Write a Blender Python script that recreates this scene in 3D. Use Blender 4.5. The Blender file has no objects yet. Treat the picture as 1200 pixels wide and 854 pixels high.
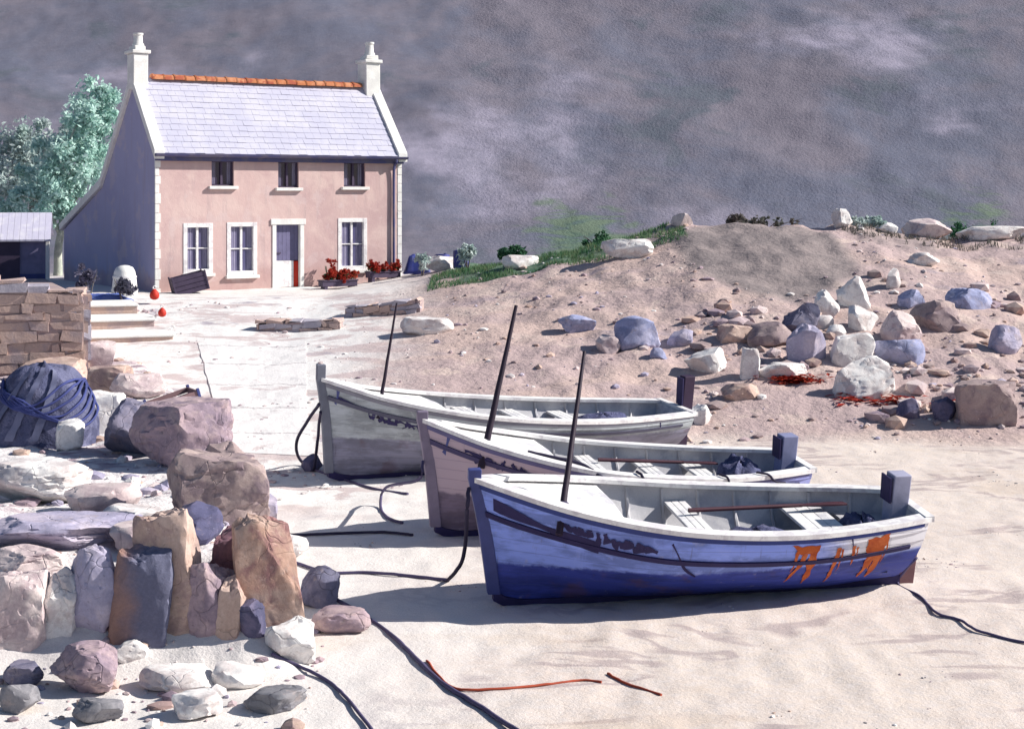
import bpy, bmesh, math, random
from mathutils import Vector, Matrix, noise
R = math.radians
random.seed(7)
S = bpy.context.scene
COL = S.collection
CH, FP, HY = 5.1, 1900.0, 230.0        # eye height, focal length in photo pixels, horizon row

# ------------------------------------------------------------------ helpers
def interp(x, pts):
    if x <= pts[0][0]: return pts[0][1]
    for (a, b), (c, d) in zip(pts, pts[1:]):
        if x <= c:
            return b + (d - b) * (x - a) / (c - a)
    return pts[-1][1]
def sm(a, b, x):
    t = min(1, max(0, (x - a) / (b - a))); return t * t * (3 - 2 * t)
def n3(x, y, z=0): return noise.noise((x, y, z))
def fbm(x, y, z=0, o=4):
    v, a = 0, .5
    for _ in range(o):
        v += a * noise.noise((x, y, z)); x *= 2.03; y *= 2.03; z *= 2.03; a *= .5
    return v

class MB:
    """collects verts / faces with a material index and becomes one mesh object"""
    def __init__(s): s.v, s.f, s.m = [], [], []
    def vert(s, p): s.v.append(tuple(p)); return len(s.v) - 1
    def face(s, ids, m=0): s.f.append(tuple(ids)); s.m.append(m)
    def poly(s, pts, m=0): s.face([s.vert(p) for p in pts], m)
    def box(s, x0, x1, y0, y1, z0, z1, m=0, M=None, jit=0):
        pts = [(x, y, z) for x in (x0, x1) for y in (y0, y1) for z in (z0, z1)]
        if jit: pts = [tuple(c + random.uniform(-jit, jit) for c in p) for p in pts]
        if M is not None: pts = [tuple(M @ Vector(p)) for p in pts]
        i = [s.vert(p) for p in pts]
        for q in ((0,1,3,2),(4,6,7,5),(0,4,5,1),(2,3,7,6),(0,2,6,4),(1,5,7,3)):
            s.face([i[k] for k in q], m)
    def tube(s, pts, r, seg=7, m=0, taper=None):
        pts = [Vector(p) for p in pts]; rings = []
        for k, p in enumerate(pts):
            d = (pts[min(k+1, len(pts)-1)] - pts[max(k-1, 0)]).normalized()
            a = Vector((0,0,1)) if abs(d.z) < .9 else Vector((1,0,0))
            u = d.cross(a).normalized(); w = d.cross(u)
            rr = r if taper is None else r + (taper - r) * k / (len(pts)-1)
            if callable(r): rr = r(k / (len(pts)-1))
            rings.append([s.vert(p + (u*math.cos(t*2*math.pi/seg) + w*math.sin(t*2*math.pi/seg))*rr) for t in range(seg)])
        for a, b in zip(rings, rings[1:]):
            for t in range(seg):
                s.face((a[t], a[(t+1)%seg], b[(t+1)%seg], b[t]), m)
        s.face(rings[0][::-1], m); s.face(rings[-1], m)
    def lathe(s, prof, c=(0,0,0), seg=20, m=0):
        rings = []
        for r, z in prof:
            rings.append([s.vert((c[0]+r*math.cos(t*2*math.pi/seg), c[1]+r*math.sin(t*2*math.pi/seg), c[2]+z)) for t in range(seg)])
        for a, b in zip(rings, rings[1:]):
            for t in range(seg): s.face((a[t], a[(t+1)%seg], b[(t+1)%seg], b[t]), m)
        s.face(rings[0][::-1], m); s.face(rings[-1], m)
    def sweep(s, secs, m=0, cap=True):
        """secs: list of closed cross sections with equal point counts"""
        rings = [[s.vert(p) for p in sec] for sec in secs]; n = len(rings[0])
        for a, b in zip(rings, rings[1:]):
            for t in range(n): s.face((a[t], a[(t+1)%n], b[(t+1)%n], b[t]), m)
        if cap: s.face(rings[0][::-1], m); s.face(rings[-1], m)
    def build(s, name, mats, parent=None, smooth=None, bevel=0, fix=True):
        me = bpy.data.meshes.new(name); me.from_pydata(s.v, [], s.f)
        if not isinstance(mats, (list, tuple)): mats = [mats]
        for x in mats: me.materials.append(x)
        me.polygons.foreach_set('material_index', s.m)
        if fix:
            bm = bmesh.new(); bm.from_mesh(me)
            bmesh.ops.recalc_face_normals(bm, faces=bm.faces); bm.to_mesh(me); bm.free()
        if smooth is not None:
            me.polygons.foreach_set('use_smooth', [True]*len(me.polygons))
            me.set_sharp_from_angle(angle=R(smooth))
        me.update()
        o = bpy.data.objects.new(name, me); COL.objects.link(o)
        if parent: o.parent = parent
        if bevel:
            b = o.modifiers.new('Bevel', 'BEVEL'); b.width = bevel; b.segments = 2; b.limit_method = 'ANGLE'
        return o
def tag(o, label=None, cat=None, group=None, kind=None):
    if label: o['label'] = label
    if cat: o['category'] = cat
    if group: o['group'] = group
    if kind: o['kind'] = kind
    return o
def empty(name, loc, rz=0, label=None, cat=None, group=None):
    o = bpy.data.objects.new(name, None); COL.objects.link(o)
    o.location = loc; o.rotation_euler = (0, 0, rz); o.empty_display_size = .3
    return tag(o, label, cat, group)
def crom(pts, n=8):
    pts = [Vector(p) for p in pts]; P = [pts[0]] + pts + [pts[-1]]; out = []
    for i in range(1, len(P)-2):
        a, b, c, d = P[i-1:i+3]
        for k in range(n):
            t = k / n
            out.append(.5*((2*b)+(c-a)*t+(2*a-5*b+4*c-d)*t*t+(3*b-a-3*c+d)*t**3))
    out.append(pts[-1]); return out

# ------------------------------------------------------------------ materials
def nodes_of(name):
    m = bpy.data.materials.new(name); m.use_nodes = True
    nt = m.node_tree; nt.nodes.clear()
    out = nt.nodes.new('ShaderNodeOutputMaterial'); b = nt.nodes.new('ShaderNodeBsdfPrincipled')
    nt.links.new(b.outputs[0], out.inputs[0])
    return m, nt, b
class G:
    """tiny node graph helper"""
    def __init__(s, nt): s.nt = nt
    def new(s, t, **k):
        n = s.nt.nodes.new(t)
        for a, v in k.items(): setattr(n, a, v)
        return n
    def link(s, a, b): s.nt.links.new(a, b)
    def val(s, sock, v):
        if hasattr(v, 'is_output') or isinstance(v, bpy.types.NodeSocket): s.link(v, sock)
        else: sock.default_value = v
    def noise(s, vec, scale, detail=5, rough=.6, dist=0):
        n = s.new('ShaderNodeTexNoise'); s.link(vec, n.inputs['Vector'])
        n.inputs['Scale'].default_value = scale; n.inputs['Detail'].default_value = detail
        n.inputs['Roughness'].default_value = rough; n.inputs['Distortion'].default_value = dist
        return n.outputs['Fac']
    def ramp(s, fac, a, b):
        n = s.new('ShaderNodeMapRange'); n.interpolation_type = 'SMOOTHSTEP'
        s.link(fac, n.inputs[0]); n.inputs[1].default_value = a; n.inputs[2].default_value = b
        return n.outputs[0]
    def mix(s, fac, a, b, mode='MIX'):
        n = s.new('ShaderNodeMix', data_type='RGBA', blend_type=mode)
        s.val(n.inputs[0], fac)
        for sock, v in ((n.inputs[6], a), (n.inputs[7], b)):
            if isinstance(v, (tuple, list)): sock.default_value = (*v[:3], 1)
            else: s.link(v, sock)
        return n.outputs[2]
    def math(s, op, a, b=0.0, c=None):
        n = s.new('ShaderNodeMath', operation=op)
        s.val(n.inputs[0], a); s.val(n.inputs[1], b)
        if c is not None: s.val(n.inputs[2], c)
        return n.outputs[0]
    def bump(s, h, strength, dist):
        n = s.new('ShaderNodeBump'); s.link(h, n.inputs['Height'])
        n.inputs['Strength'].default_value = strength; n.inputs['Distance'].default_value = dist
        return n.outputs[0]
    def vec(s, kind='Object', seedy=False):
        if kind == 'World': return s.new('ShaderNodeNewGeometry').outputs['Position']
        v = s.new('ShaderNodeTexCoord').outputs['Object']
        if seedy:
            oi = s.new('ShaderNodeObjectInfo'); k = s.math('MULTIPLY', oi.outputs['Random'], 40.0)
            ad = s.new('ShaderNodeVectorMath', operation='ADD'); s.link(v, ad.inputs[0])
            cx = s.new('ShaderNodeCombineXYZ')
            for i in range(3): s.link(k, cx.inputs[i])
            s.link(cx.outputs[0], ad.inputs[1]); v = ad.outputs[0]
        return v
def mottled(name, cols, scale=1.5, rough=.85, bump=.3, bscale=25, bdist=.02, seedy=False, space='Object', spec=.3, edge=.06, grain=.12):
    """base colour of 2-4 pigments in irregular stains, with a fine grain and relief"""
    m, nt, b = nodes_of(name); g = G(nt); v = g.vec(space, seedy)
    c = cols[0]
    for i, k in enumerate(cols[1:]):
        f = g.ramp(g.noise(v, scale*(1+.73*i), 6, .62, .4), .5-edge*1.0+.03*i, .5+edge*1.4+.04*i)
        c = g.mix(f, c, k)
    if seedy:
        c = g.mix(g.math('MULTIPLY', g.ramp(g.noise(v, 11, 5, .7, .3), .60, .68), .55), c, tuple(min(.8, x*1.25+.10) for x in cols[0]))
        c = g.mix(g.math('MULTIPLY', g.ramp(g.noise(v, 19, 4, .7), .60, .70), .6), c, tuple(x*.45 for x in cols[0]))
        c = g.mix(g.math('MULTIPLY', g.ramp(g.noise(v, 3.3, 5, .7), .56, .66), .35), c, (.46,.37,.34))
    gr = g.ramp(g.noise(v, bscale*3, 4, .7), .25, .75)
    lo = 1-grain
    c = g.mix(1.0, c, g.mix(gr, (lo,lo,lo), (1+grain*.6,)*3), 'MULTIPLY')
    g.val(b.inputs['Base Color'], c)
    b.inputs['Roughness'].default_value = rough; b.inputs['Specular IOR Level'].default_value = spec
    crack = None
    if seedy:
        dv = g.new('ShaderNodeVectorMath', operation='ADD'); nn = g.new('ShaderNodeTexNoise'); g.link(v, nn.inputs['Vector']); nn.inputs['Scale'].default_value = 2.2
        sc_ = g.new('ShaderNodeVectorMath', operation='SCALE'); g.link(nn.outputs['Color'], sc_.inputs[0]); sc_.inputs['Scale'].default_value = .55
        g.link(v, dv.inputs[0]); g.link(sc_.outputs[0], dv.inputs[1])
        vo = g.new('ShaderNodeTexVoronoi', feature='DISTANCE_TO_EDGE'); g.link(dv.outputs[0], vo.inputs['Vector']); vo.inputs['Scale'].default_value = 1.9
        crack = g.math('MULTIPLY', g.math('SUBTRACT', 1.0, g.ramp(vo.outputs['Distance'], .0, .02)), g.ramp(g.noise(v, 1.3, 3), .42, .55))
        c = g.mix(g.math('MULTIPLY', crack, .4), c, tuple(x*.35 for x in cols[0])); g.val(b.inputs['Base Color'], c)
    if bump:
        h = g.math('ADD', g.noise(v, bscale, 6, .65), g.math('MULTIPLY', g.noise(v, bscale*.22, 3, .5), 1.6))
        if crack is not None: h = g.math('SUBTRACT', h, g.math('MULTIPLY', crack, .8))
        g.link(g.bump(h, bump, bdist), b.inputs['Normal'])
    return m
def plain(name, c, rough=.6, spec=.3): return mottled(name, [c, tuple(x*.78 for x in c)], 3, rough, .15, 40, .01, False, spec=spec, edge=.15, grain=.08)

M = {}
M['white_stone']  = mottled('white_stone',  [(.80,.77,.75),(.62,.56,.55),(.84,.82,.80)], 1.6, seedy=True, bump=.5, bscale=9)
M['lilac_stone']  = mottled('lilac_stone',  [(.42,.39,.52),(.55,.49,.58),(.34,.32,.44)], 1.4, seedy=True, bump=.5, bscale=9)
M['blue_stone']   = mottled('blue_stone',   [(.33,.36,.56),(.46,.46,.62),(.25,.27,.42)], 1.4, seedy=True, bump=.5, bscale=9)
M['slate_stone']  = mottled('slate_stone',  [(.16,.16,.24),(.23,.21,.28),(.11,.11,.18)], 1.6, seedy=True, bump=.6, bscale=9)
M['navy_stone']   = mottled('navy_stone',   [(.10,.10,.19),(.16,.14,.22),(.075,.075,.14)], 1.6, seedy=True, bump=.6, bscale=9)
M['tan_stone']    = mottled('tan_stone',    [(.50,.36,.30),(.58,.44,.38),(.36,.25,.24)], 1.5, seedy=True, bump=.5, bscale=9)
M['mauve_stone']  = mottled('mauve_stone',  [(.36,.27,.31),(.46,.35,.36),(.26,.20,.25)], 1.5, seedy=True, bump=.5, bscale=9)
M['maroon_stone'] = mottled('maroon_stone', [(.25,.13,.15),(.32,.18,.18),(.18,.10,.13)], 1.6, seedy=True, bump=.5, bscale=9)
M['russet_stone'] = mottled('russet_stone', [(.44,.28,.22),(.50,.36,.30),(.28,.15,.15)], 1.5, seedy=True, bump=.5, bscale=9)
M['brown_stone']  = mottled('brown_stone',  [(.34,.26,.26),(.42,.33,.31),(.25,.19,.21)], 1.4, seedy=True, bump=.5, bscale=9)
M['pink_stone']   = mottled('pink_stone',   [(.60,.49,.49),(.70,.60,.58),(.46,.36,.38)], 1.3, seedy=True, bump=.5, bscale=9)
M['grey_stone']   = mottled('grey_stone',   [(.20,.20,.22),(.27,.26,.28),(.14,.14,.17)], 1.5, seedy=True, bump=.5, bscale=9)
def two_tone(name, ca, cb, axis=0, at=0, w=.12):
    m, nt, b = nodes_of(name); g = G(nt); v = g.vec('Object')
    sp = g.new('ShaderNodeSeparateXYZ'); g.link(v, sp.inputs[0])
    k = g.math('ADD', sp.outputs[axis], g.math('MULTIPLY', g.math('SUBTRACT', g.noise(v, 2.2, 5), .5), .5))
    f = g.ramp(k, at-w, at+w)
    gr = g.ramp(g.noise(v, 30, 4, .7), .2, .8)
    ca2 = g.mix(gr, tuple(x*.78 for x in ca), ca); cb2 = g.mix(gr, tuple(x*.75 for x in cb), cb)
    g.val(b.inputs['Base Color'], g.mix(f, ca2, cb2)); b.inputs['Roughness'].default_value = .85
    g.link(g.bump(g.noise(v, 9, 6, .65), .5, .03), b.inputs['Normal'])
    return m
M['rust_slate'] = two_tone('rust_slate', (.36,.21,.17), (.15,.155,.24), 0, -.12, .16)

M['black_rope'] = plain('black_rope', (.035,.03,.065), .85)
M['violet_rope'] = plain('violet_rope', (.10,.085,.17), .8)
M['red_rope'] = plain('red_rope', (.42,.08,.04), .8)
M['dark_spar'] = plain('dark_spar', (.03,.018,.035), .6)
M['red'] = plain('red', (.55,.035,.02), .6)
M['white_paint'] = mottled('white_paint', [(.82,.81,.80),(.64,.61,.63),(.84,.83,.82)], 3.5, .55, .15, 30, .006, grain=.06)
M['deck_white'] = mottled('deck_white', [(.80,.79,.78),(.58,.57,.60),(.82,.81,.80)], 2.2, .6, .2, 30, .008, grain=.08)

# ------------------------------------------------------------------ terrain
CREST = [(-60,1.9),(-6,1.9),(-3.3,2.3),(-1.1,2.75),(1.4,3.3),(3.8,3.75),(5.5,4.22),(8.2,4.12),(10.9,4.2),(13.7,3.7),(16.4,3.75),(22,4.4),(60,5)]
def terrace_mask(X, Y):
    e = interp(Y, [(17,-2.4),(19,-2.75),(22,-3.4),(27,-4.7),(33,-6.6),(40,-9.2)])
    e += .25 * n3(Y*.7, 3.1)
    return sm(16.9, 18.7, Y + .35*n3(X*.8, 1.7)) * (1 - sm(e-.55, e+.25, X)) * (1 - sm(36, 42, Y))
def height(X, Y, detail=True):
    ys = interp(X, [(-8,30),(-3,30.5),(0,32.5),(4,34.0),(9,33.4),(20,33.0)])
    yc = interp(X, [(-8,50),(-3,52),(4,52),(20,52)])
    zc = interp(X, CREST) + (.16*fbm(X*.55, 8.3) if X > -2.5 else 0)
    t = (Y - ys) / (yc - ys)
    scr = sm(-3, 1.5, X)
    mound = .16*max(0, 1-((X-7.7)/2.9)**2-((Y-49.2)/4.0)**2)
    if t <= 0: z = 0
    elif t < 1: z = zc * ((1-scr) * t + scr * (t**.92 * .82 + .18 * sm(0, 1, t)))
    else:
        z = zc - sm(-2.5, 2, X) * min(1.6, (Y-yc)*.16)
    # steep valley side behind the cove
    if Y > 62: z += (1.7 - z)*sm(62, 76, Y)
    if Y > 74:
        d = min(Y, 230) - 74
        z += .62*d*d/(d+9) + 1.1*fbm(X*.06, Y*.09, 1.1)*sm(74, 92, Y)
        if Y < 140: z += .26*fbm(X*.30, Y*.32, 4.4, 5)*sm(74, 80, Y)
    z += sm(-1, .6, t) * 0
    tm = terrace_mask(X, Y)
    if tm > 0:
        zt = 1.02 + .025*max(0, Y-22)
        z = max(z, zt * tm) if zt*tm > z else z
    z += mound
    if detail:
        rough = .03 + .17*scr*sm(.03, .25, t)*(1-sm(60, 80, Y)) + .10*tm
        z += rough * fbm(X*1.1, Y*.9, .3) * (1.2) + .018*n3(X*3.1, Y*2.1, 5)
        # wave-left ripples and hollows on the beach
        if t < .05 and tm < .5:
            z += .045*fbm(X*.45, Y*.8, 2.2)
    return z
def at(px, py, lift=0):
    """the point where the line of sight through a photo pixel meets the ground"""
    k, s = (px-600)/FP, (py-HY)/FP
    Y = 11.0
    while Y < 400:
        if height(k*Y, Y) >= CH - s*Y: break
        Y += .1
    lo, hi = Y-.1, Y
    for _ in range(12):
        mdl = (lo+hi)/2
        if height(k*mdl, mdl) >= CH - s*mdl: hi = mdl
        else: lo = mdl
    return Vector((k*hi, hi, height(k*hi, hi)+lift))
def pt(px, py, Y): return Vector(((px-600)/FP*Y, Y, CH-(py-HY)/FP*Y))

def build_ground():
    rows = [-60,-40,-25,-15,-8,-3,1,4,7,9,11]
    y = 12.0
    while y < 62: rows.append(y); y += .105 + max(0, y-20)*.0032
    while y < 128: rows.append(y); y += .42
    while y < 300: rows.append(y); y *= 1.06
    rows += [330, 420, 600, 1000, 2200, 5000]
    us, u = [], 0.0
    while u < .36: us.append(u); u += .0026
    while u < .6: us.append(u); u += .012
    while u < 3.2: us.append(u); u *= 1.22
    us = sorted([-a for a in us[1:]] + us)
    verts, za, zb = [], [], []
    for Y in rows:
        W = max(abs(Y), 11) + (0 if Y > 11 else 6)
        for u in us:
            X = u*W
            if Y < 11: z = height(X, max(Y, 11)) if Y > 4 else 0.0
            else: z = height(X, Y)
            verts.append((X, Y, z))
            t = (Y - interp(X, [(-8,30),(-3,30.5),(0,32.5),(4,34.0),(9,33.4),(20,33.0)]))
            w = n3(X*.35, Y*.35, 7)
            scree = sm(-.9, .7, t + .8*w) * sm(-5.0, -1.5, X + (Y-34)*.0 + .7*w)
            terr = terrace_mask(X, Y)
            slip = sm(24, 28, Y) * (1-sm(50, 54, Y)) * (1-sm(-3.2, -1.2, X+.5*w)) * (1-terr)
            ex, ey = (X-7.5)/2.75, (Y-48.0)/5.0
            peat = 1 - sm(.80, 1.02, math.hypot(ex, ey) + .20*w)
            ex, ey = (X-12.0)/1.6, (Y-51.0)/2.4
            peat = max(peat, .55*(1 - sm(.7, 1.05, math.hypot(ex, ey) + .2*w)))
            grass = sm(-2.6, -.6, X) * (1-sm(3.2, 5.5, X)) * sm(49.2, 51.2, Y + .8*w) * (1-sm(58, 66, Y))
            grass = max(grass, .8*sm(52.4, 55, Y)*(1-sm(64,80,Y))*sm(-3.2, -1.8, X))
            gl = max(math.exp(-((X-3.5)/4.5)**2), math.exp(-((X-23.5)/3.5)**2), .9*math.exp(-((X+26)/6)**2))
            grass = max(grass, .56*gl*sm(72, 76, Y)*(1-sm(80, 90, Y+3*w)))
            moor = sm(58, 74, Y)
            za.append((scree, terr, slip, 1)); zb.append((peat, grass, moor, 1))
    n = len(us); faces = []
    for r in range(len(rows)-1):
        for c in range(n-1):
            a = r*n+c; faces.append((a, a+1, a+n+1, a+n))
    me = bpy.data.meshes.new('ground'); me.from_pydata(verts, [], faces)
    for nm, dat in (('zone_one', za), ('zone_two', zb)):
        at_ = me.attributes.new(nm, 'FLOAT_COLOR', 'POINT')
        at_.data.foreach_set('color', [c for q in dat for c in q])
    me.polygons.foreach_set('use_smooth', [True]*len(me.polygons))
    m, nt, b = nodes_of('beach_and_bank'); g = G(nt); v = g.vec('World')
    def zone(nm):
        a = g.new('ShaderNodeAttribute'); a.attribute_name = nm
        s = g.new('ShaderNodeSeparateColor'); g.link(a.outputs['Color'], s.inputs[0]); return s.outputs
    A, B = zone('zone_one'), zone('zone_two')
    fl = g.new('ShaderNodeMapping'); g.link(v, fl.inputs[0]); fl.inputs['Scale'].default_value = (.55, 1.0, 1.0)
    fv = fl.outputs[0]
    big = g.noise(v, .22, 4, .55); mid = g.noise(fv, .9, 6, .6, .7); fine = g.noise(v, 7, 6, .7); gr = g.noise(v, 60, 3, .7)
    # sand: warm white with pink and ochre drifts, damp mauve runnels
    sand = g.mix(g.ramp(big, .38, .66), (.715,.615,.54), (.67,.565,.505))
    sand = g.mix(g.ramp(fine, .35, .75), sand, (.68,.615,.585))
    rid = g.math('ABSOLUTE', g.math('SUBTRACT', g.noise(fv, .55, 4, .55, 1.2), .5))
    damp = g.math('MULTIPLY', g.math('SUBTRACT', 1.0, g.ramp(rid, .012, .05)), g.ramp(g.noise(v, .45, 3), .47, .56))
    sand = g.mix(g.math('MULTIPLY', damp, .75), sand, (.43,.35,.345))
    px_ = g.new('ShaderNodeSeparateXYZ'); g.link(v, px_.inputs[0])
    dry = g.ramp(g.math('ADD', px_.outputs[0], g.math('MULTIPLY', g.math('SUBTRACT', big, .5), 5.0)), 1.2, -2.2)
    sand = g.mix(g.math('MULTIPLY', dry, .75), sand, (.77,.745,.725))
    och = g.math('MULTIPLY', g.ramp(g.noise(fv, .5, 5, .6), .56, .66), .35)
    sand = g.mix(och, sand, (.60,.47,.36))
    # slip / pale shingle
    slip = g.mix(g.ramp(mid, .43, .50), (.58,.495,.495), (.79,.775,.76))
    slip = g.mix(g.ramp(g.noise(v, .6, 4), .60, .68), slip, (.42,.38,.43))
    slip = g.mix(g.math('MULTIPLY', g.ramp(fine, .5, .62), .4), slip, (.62,.52,.47))
    # terrace of rock
    ter = g.mix(g.ramp(g.noise(fv, .8, 5, .6, .5), .43, .50), (.50,.41,.44), (.76,.72,.715))
    ter = g.mix(g.ramp(g.noise(v, 1.7, 5), .58, .64), ter, (.36,.28,.32))
    # scree bank: tan, rose and mauve earth
    scr = g.mix(g.ramp(g.noise(fv, .32, 5, .6, .5), .42, .56), (.56,.425,.385), (.47,.36,.355))
    scr = g.mix(g.ramp(g.noise(v, .75, 5), .55, .63), scr, (.60,.475,.43))
    scr = g.mix(g.ramp(g.noise(fv, .5, 4), .60, .70), scr, (.37,.30,.33))
    scr = g.mix(g.math('MULTIPLY', g.ramp(fine, .5, .7), .45), scr, (.57,.45,.40))
    c = g.mix(A['Blue'], sand, slip)
    c = g.mix(A['Red'], c, scr)
    c = g.mix(A['Green'], c, ter)
    peat = g.mix(g.ramp(mid, .4, .6), (.235,.20,.20), (.30,.25,.245))
    c = g.mix(B['Red'], c, peat)
    moor = g.mix(g.ramp(g.noise(v, .09, 6, .62, .5), .40, .60), (.15,.158,.215), (.205,.185,.225))  # heather tints; dark tone and broad mottles paint in cloud shade
    moor = g.mix(g.ramp(g.noise(v, .16, 6, .6, .6), .54, .66), moor, (.125,.14,.175))
    moor = g.mix(g.ramp(g.noise(v, .07, 5, .6), .52, .70), moor, (.36,.33,.42))
    moor = g.mix(g.math('MULTIPLY', g.ramp(g.noise(v, .9, 6, .7), .44, .66), .34), moor, (.12,.118,.155))
    moor = g.mix(g.math('MULTIPLY', g.ramp(g.noise(v, 3.2, 6, .75), .50, .66), .28), moor, (.25,.235,.28))
    c = g.mix(B['Blue'], c, moor)
    gra = g.mix(g.ramp(mid, .42, .58), (.075,.15,.10), (.15,.20,.145))
    gf = g.ramp(g.math('ADD', B['Green'], g.math('MULTIPLY', g.math('SUBTRACT', mid, .5), .9)), .35, .6)
    c = g.mix(gf, c, gra)
    c = g.mix(1.0, c, g.mix(g.ramp(gr, .25, .75), (.90,.90,.90), (1.05,1.05,1.05)), 'MULTIPLY')
    g.val(b.inputs['Base Color'], c)
    b.inputs['Roughness'].default_value = .92; b.inputs['Specular IOR Level'].default_value = .2
    rough = g.math('MAXIMUM', A['Red'], A['Green'])
    hgt = g.math('ADD', g.math('MULTIPLY', g.noise(v, 26, 5, .7), .35), g.math('MULTIPLY', g.noise(v, 5.5, 5, .6), g.math('ADD', .5, g.math('MULTIPLY', rough, 1.6))))
    g.link(g.bump(hgt, .55, .06), b.inputs['Normal'])
    me.materials.append(m)
    o = bpy.data.objects.new('ground', me); COL.objects.link(o); tag(o, kind='structure')
build_ground()

# ------------------------------------------------------------------ rocks
def rock_mesh(seed, sx, sy, sz, kind, sub):
    rnd = random.Random(seed); bm = bmesh.new()
    bmesh.ops.create_icosphere(bm, subdivisions=sub, radius=1)
    planes = []
    if kind == 'block':
        for ax in range(3):
            for sgn in (-1, 1):
                n = Vector([rnd.uniform(-.22,.22) for _ in range(3)]); n[ax] += sgn
                planes.append((n.normalized(), rnd.uniform(.60,.72)))
        k = 5
    elif kind == 'slab':
        planes += [(Vector((rnd.uniform(-.1,.1), rnd.uniform(-.1,.1), 1)).normalized(), .55)]
        k = 9
    elif kind == 'shard': k = 16
    else: k = 17
    for _ in range(k):
        n = Vector([rnd.gauss(0,1) for _ in range(3)]).normalized()
        planes.append((n, rnd.uniform(.62,.90) if kind != 'shard' else rnd.uniform(.5,.85)))
    ofs = Vector([rnd.uniform(-50,50) for _ in range(3)])
    for v in bm.verts:
        p = v.co.copy()
        for n, d in planes:
            e = p.dot(n) - d
            if e > 0: p -= n * e * .97
        v.co = p
    hi = [max(v.co[i] for v in bm.verts) for i in range(3)]; lo = [min(v.co[i] for v in bm.verts) for i in range(3)]
    sc = (sx, sy, sz)
    for v in bm.verts:
        p = Vector([(v.co[i]-lo[i])/(hi[i]-lo[i])-(.5 if i < 2 else 0) for i in range(3)])
        q = p*2.2 + ofs
        d = noise.noise_vector(q)*.05 + noise.noise_vector(q*3.1)*.022 + (noise.noise_vector(q*8)*.010 if sub > 3 else Vector())
        nn = (p - Vector((0,0,.5))).normalized()
        for fr, am in ((1.3,.026),(2.9,.013)):                   # cracks and ledges
            e = noise.noise((q.x*fr*.7, q.y*fr*.7, q.z*fr*1.5)); d -= nn*am*max(0, 1-abs(e)*11)
        p += d
        v.co = Vector([p[i]*sc[i] for i in range(3)])
    me = bpy.data.meshes.new('rock'); bm.to_mesh(me); bm.free()
    me.polygons.foreach_set('use_smooth', [True]*len(me.polygons)); me.set_sharp_from_angle(angle=R(24))
    return me
_seed = [100]
def rock(px, py, w, h, mat, label, kind='round', dep=.8, tilt=0, group=None, name='boulder', cat='rock', rz=None, Y=None):
    _seed[0] += 1; rnd = random.Random(_seed[0])
    p = at(px, py) if Y is None else Vector(((px-600)/FP*Y, Y, height((px-600)/FP*Y, Y)))
    k = p.y/FP; sx, sz = w*k, h*k*1.12
    sub = 5 if w*h > 3200 else 4 if w*h > 500 else 3
    me = rock_mesh(_seed[0], sx, max(sx*dep, .1), sz*1.18, kind, sub)
    me.materials.append(M[mat]); me.name = name
    o = bpy.data.objects.new(name, me); COL.objects.link(o)
    p.y += sx*dep*.42
    o.location = (p.x, p.y, min(height(p.x, p.y), height(p.x, p.y-sx*dep*.4)) - sz*(.30 if group == 'boulders on the scree bank' else .16))
    o.rotation_euler = (0, R(tilt), R(rnd.uniform(-14,14) if rz is None else rz))
    return tag(o, label, cat, group)

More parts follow.
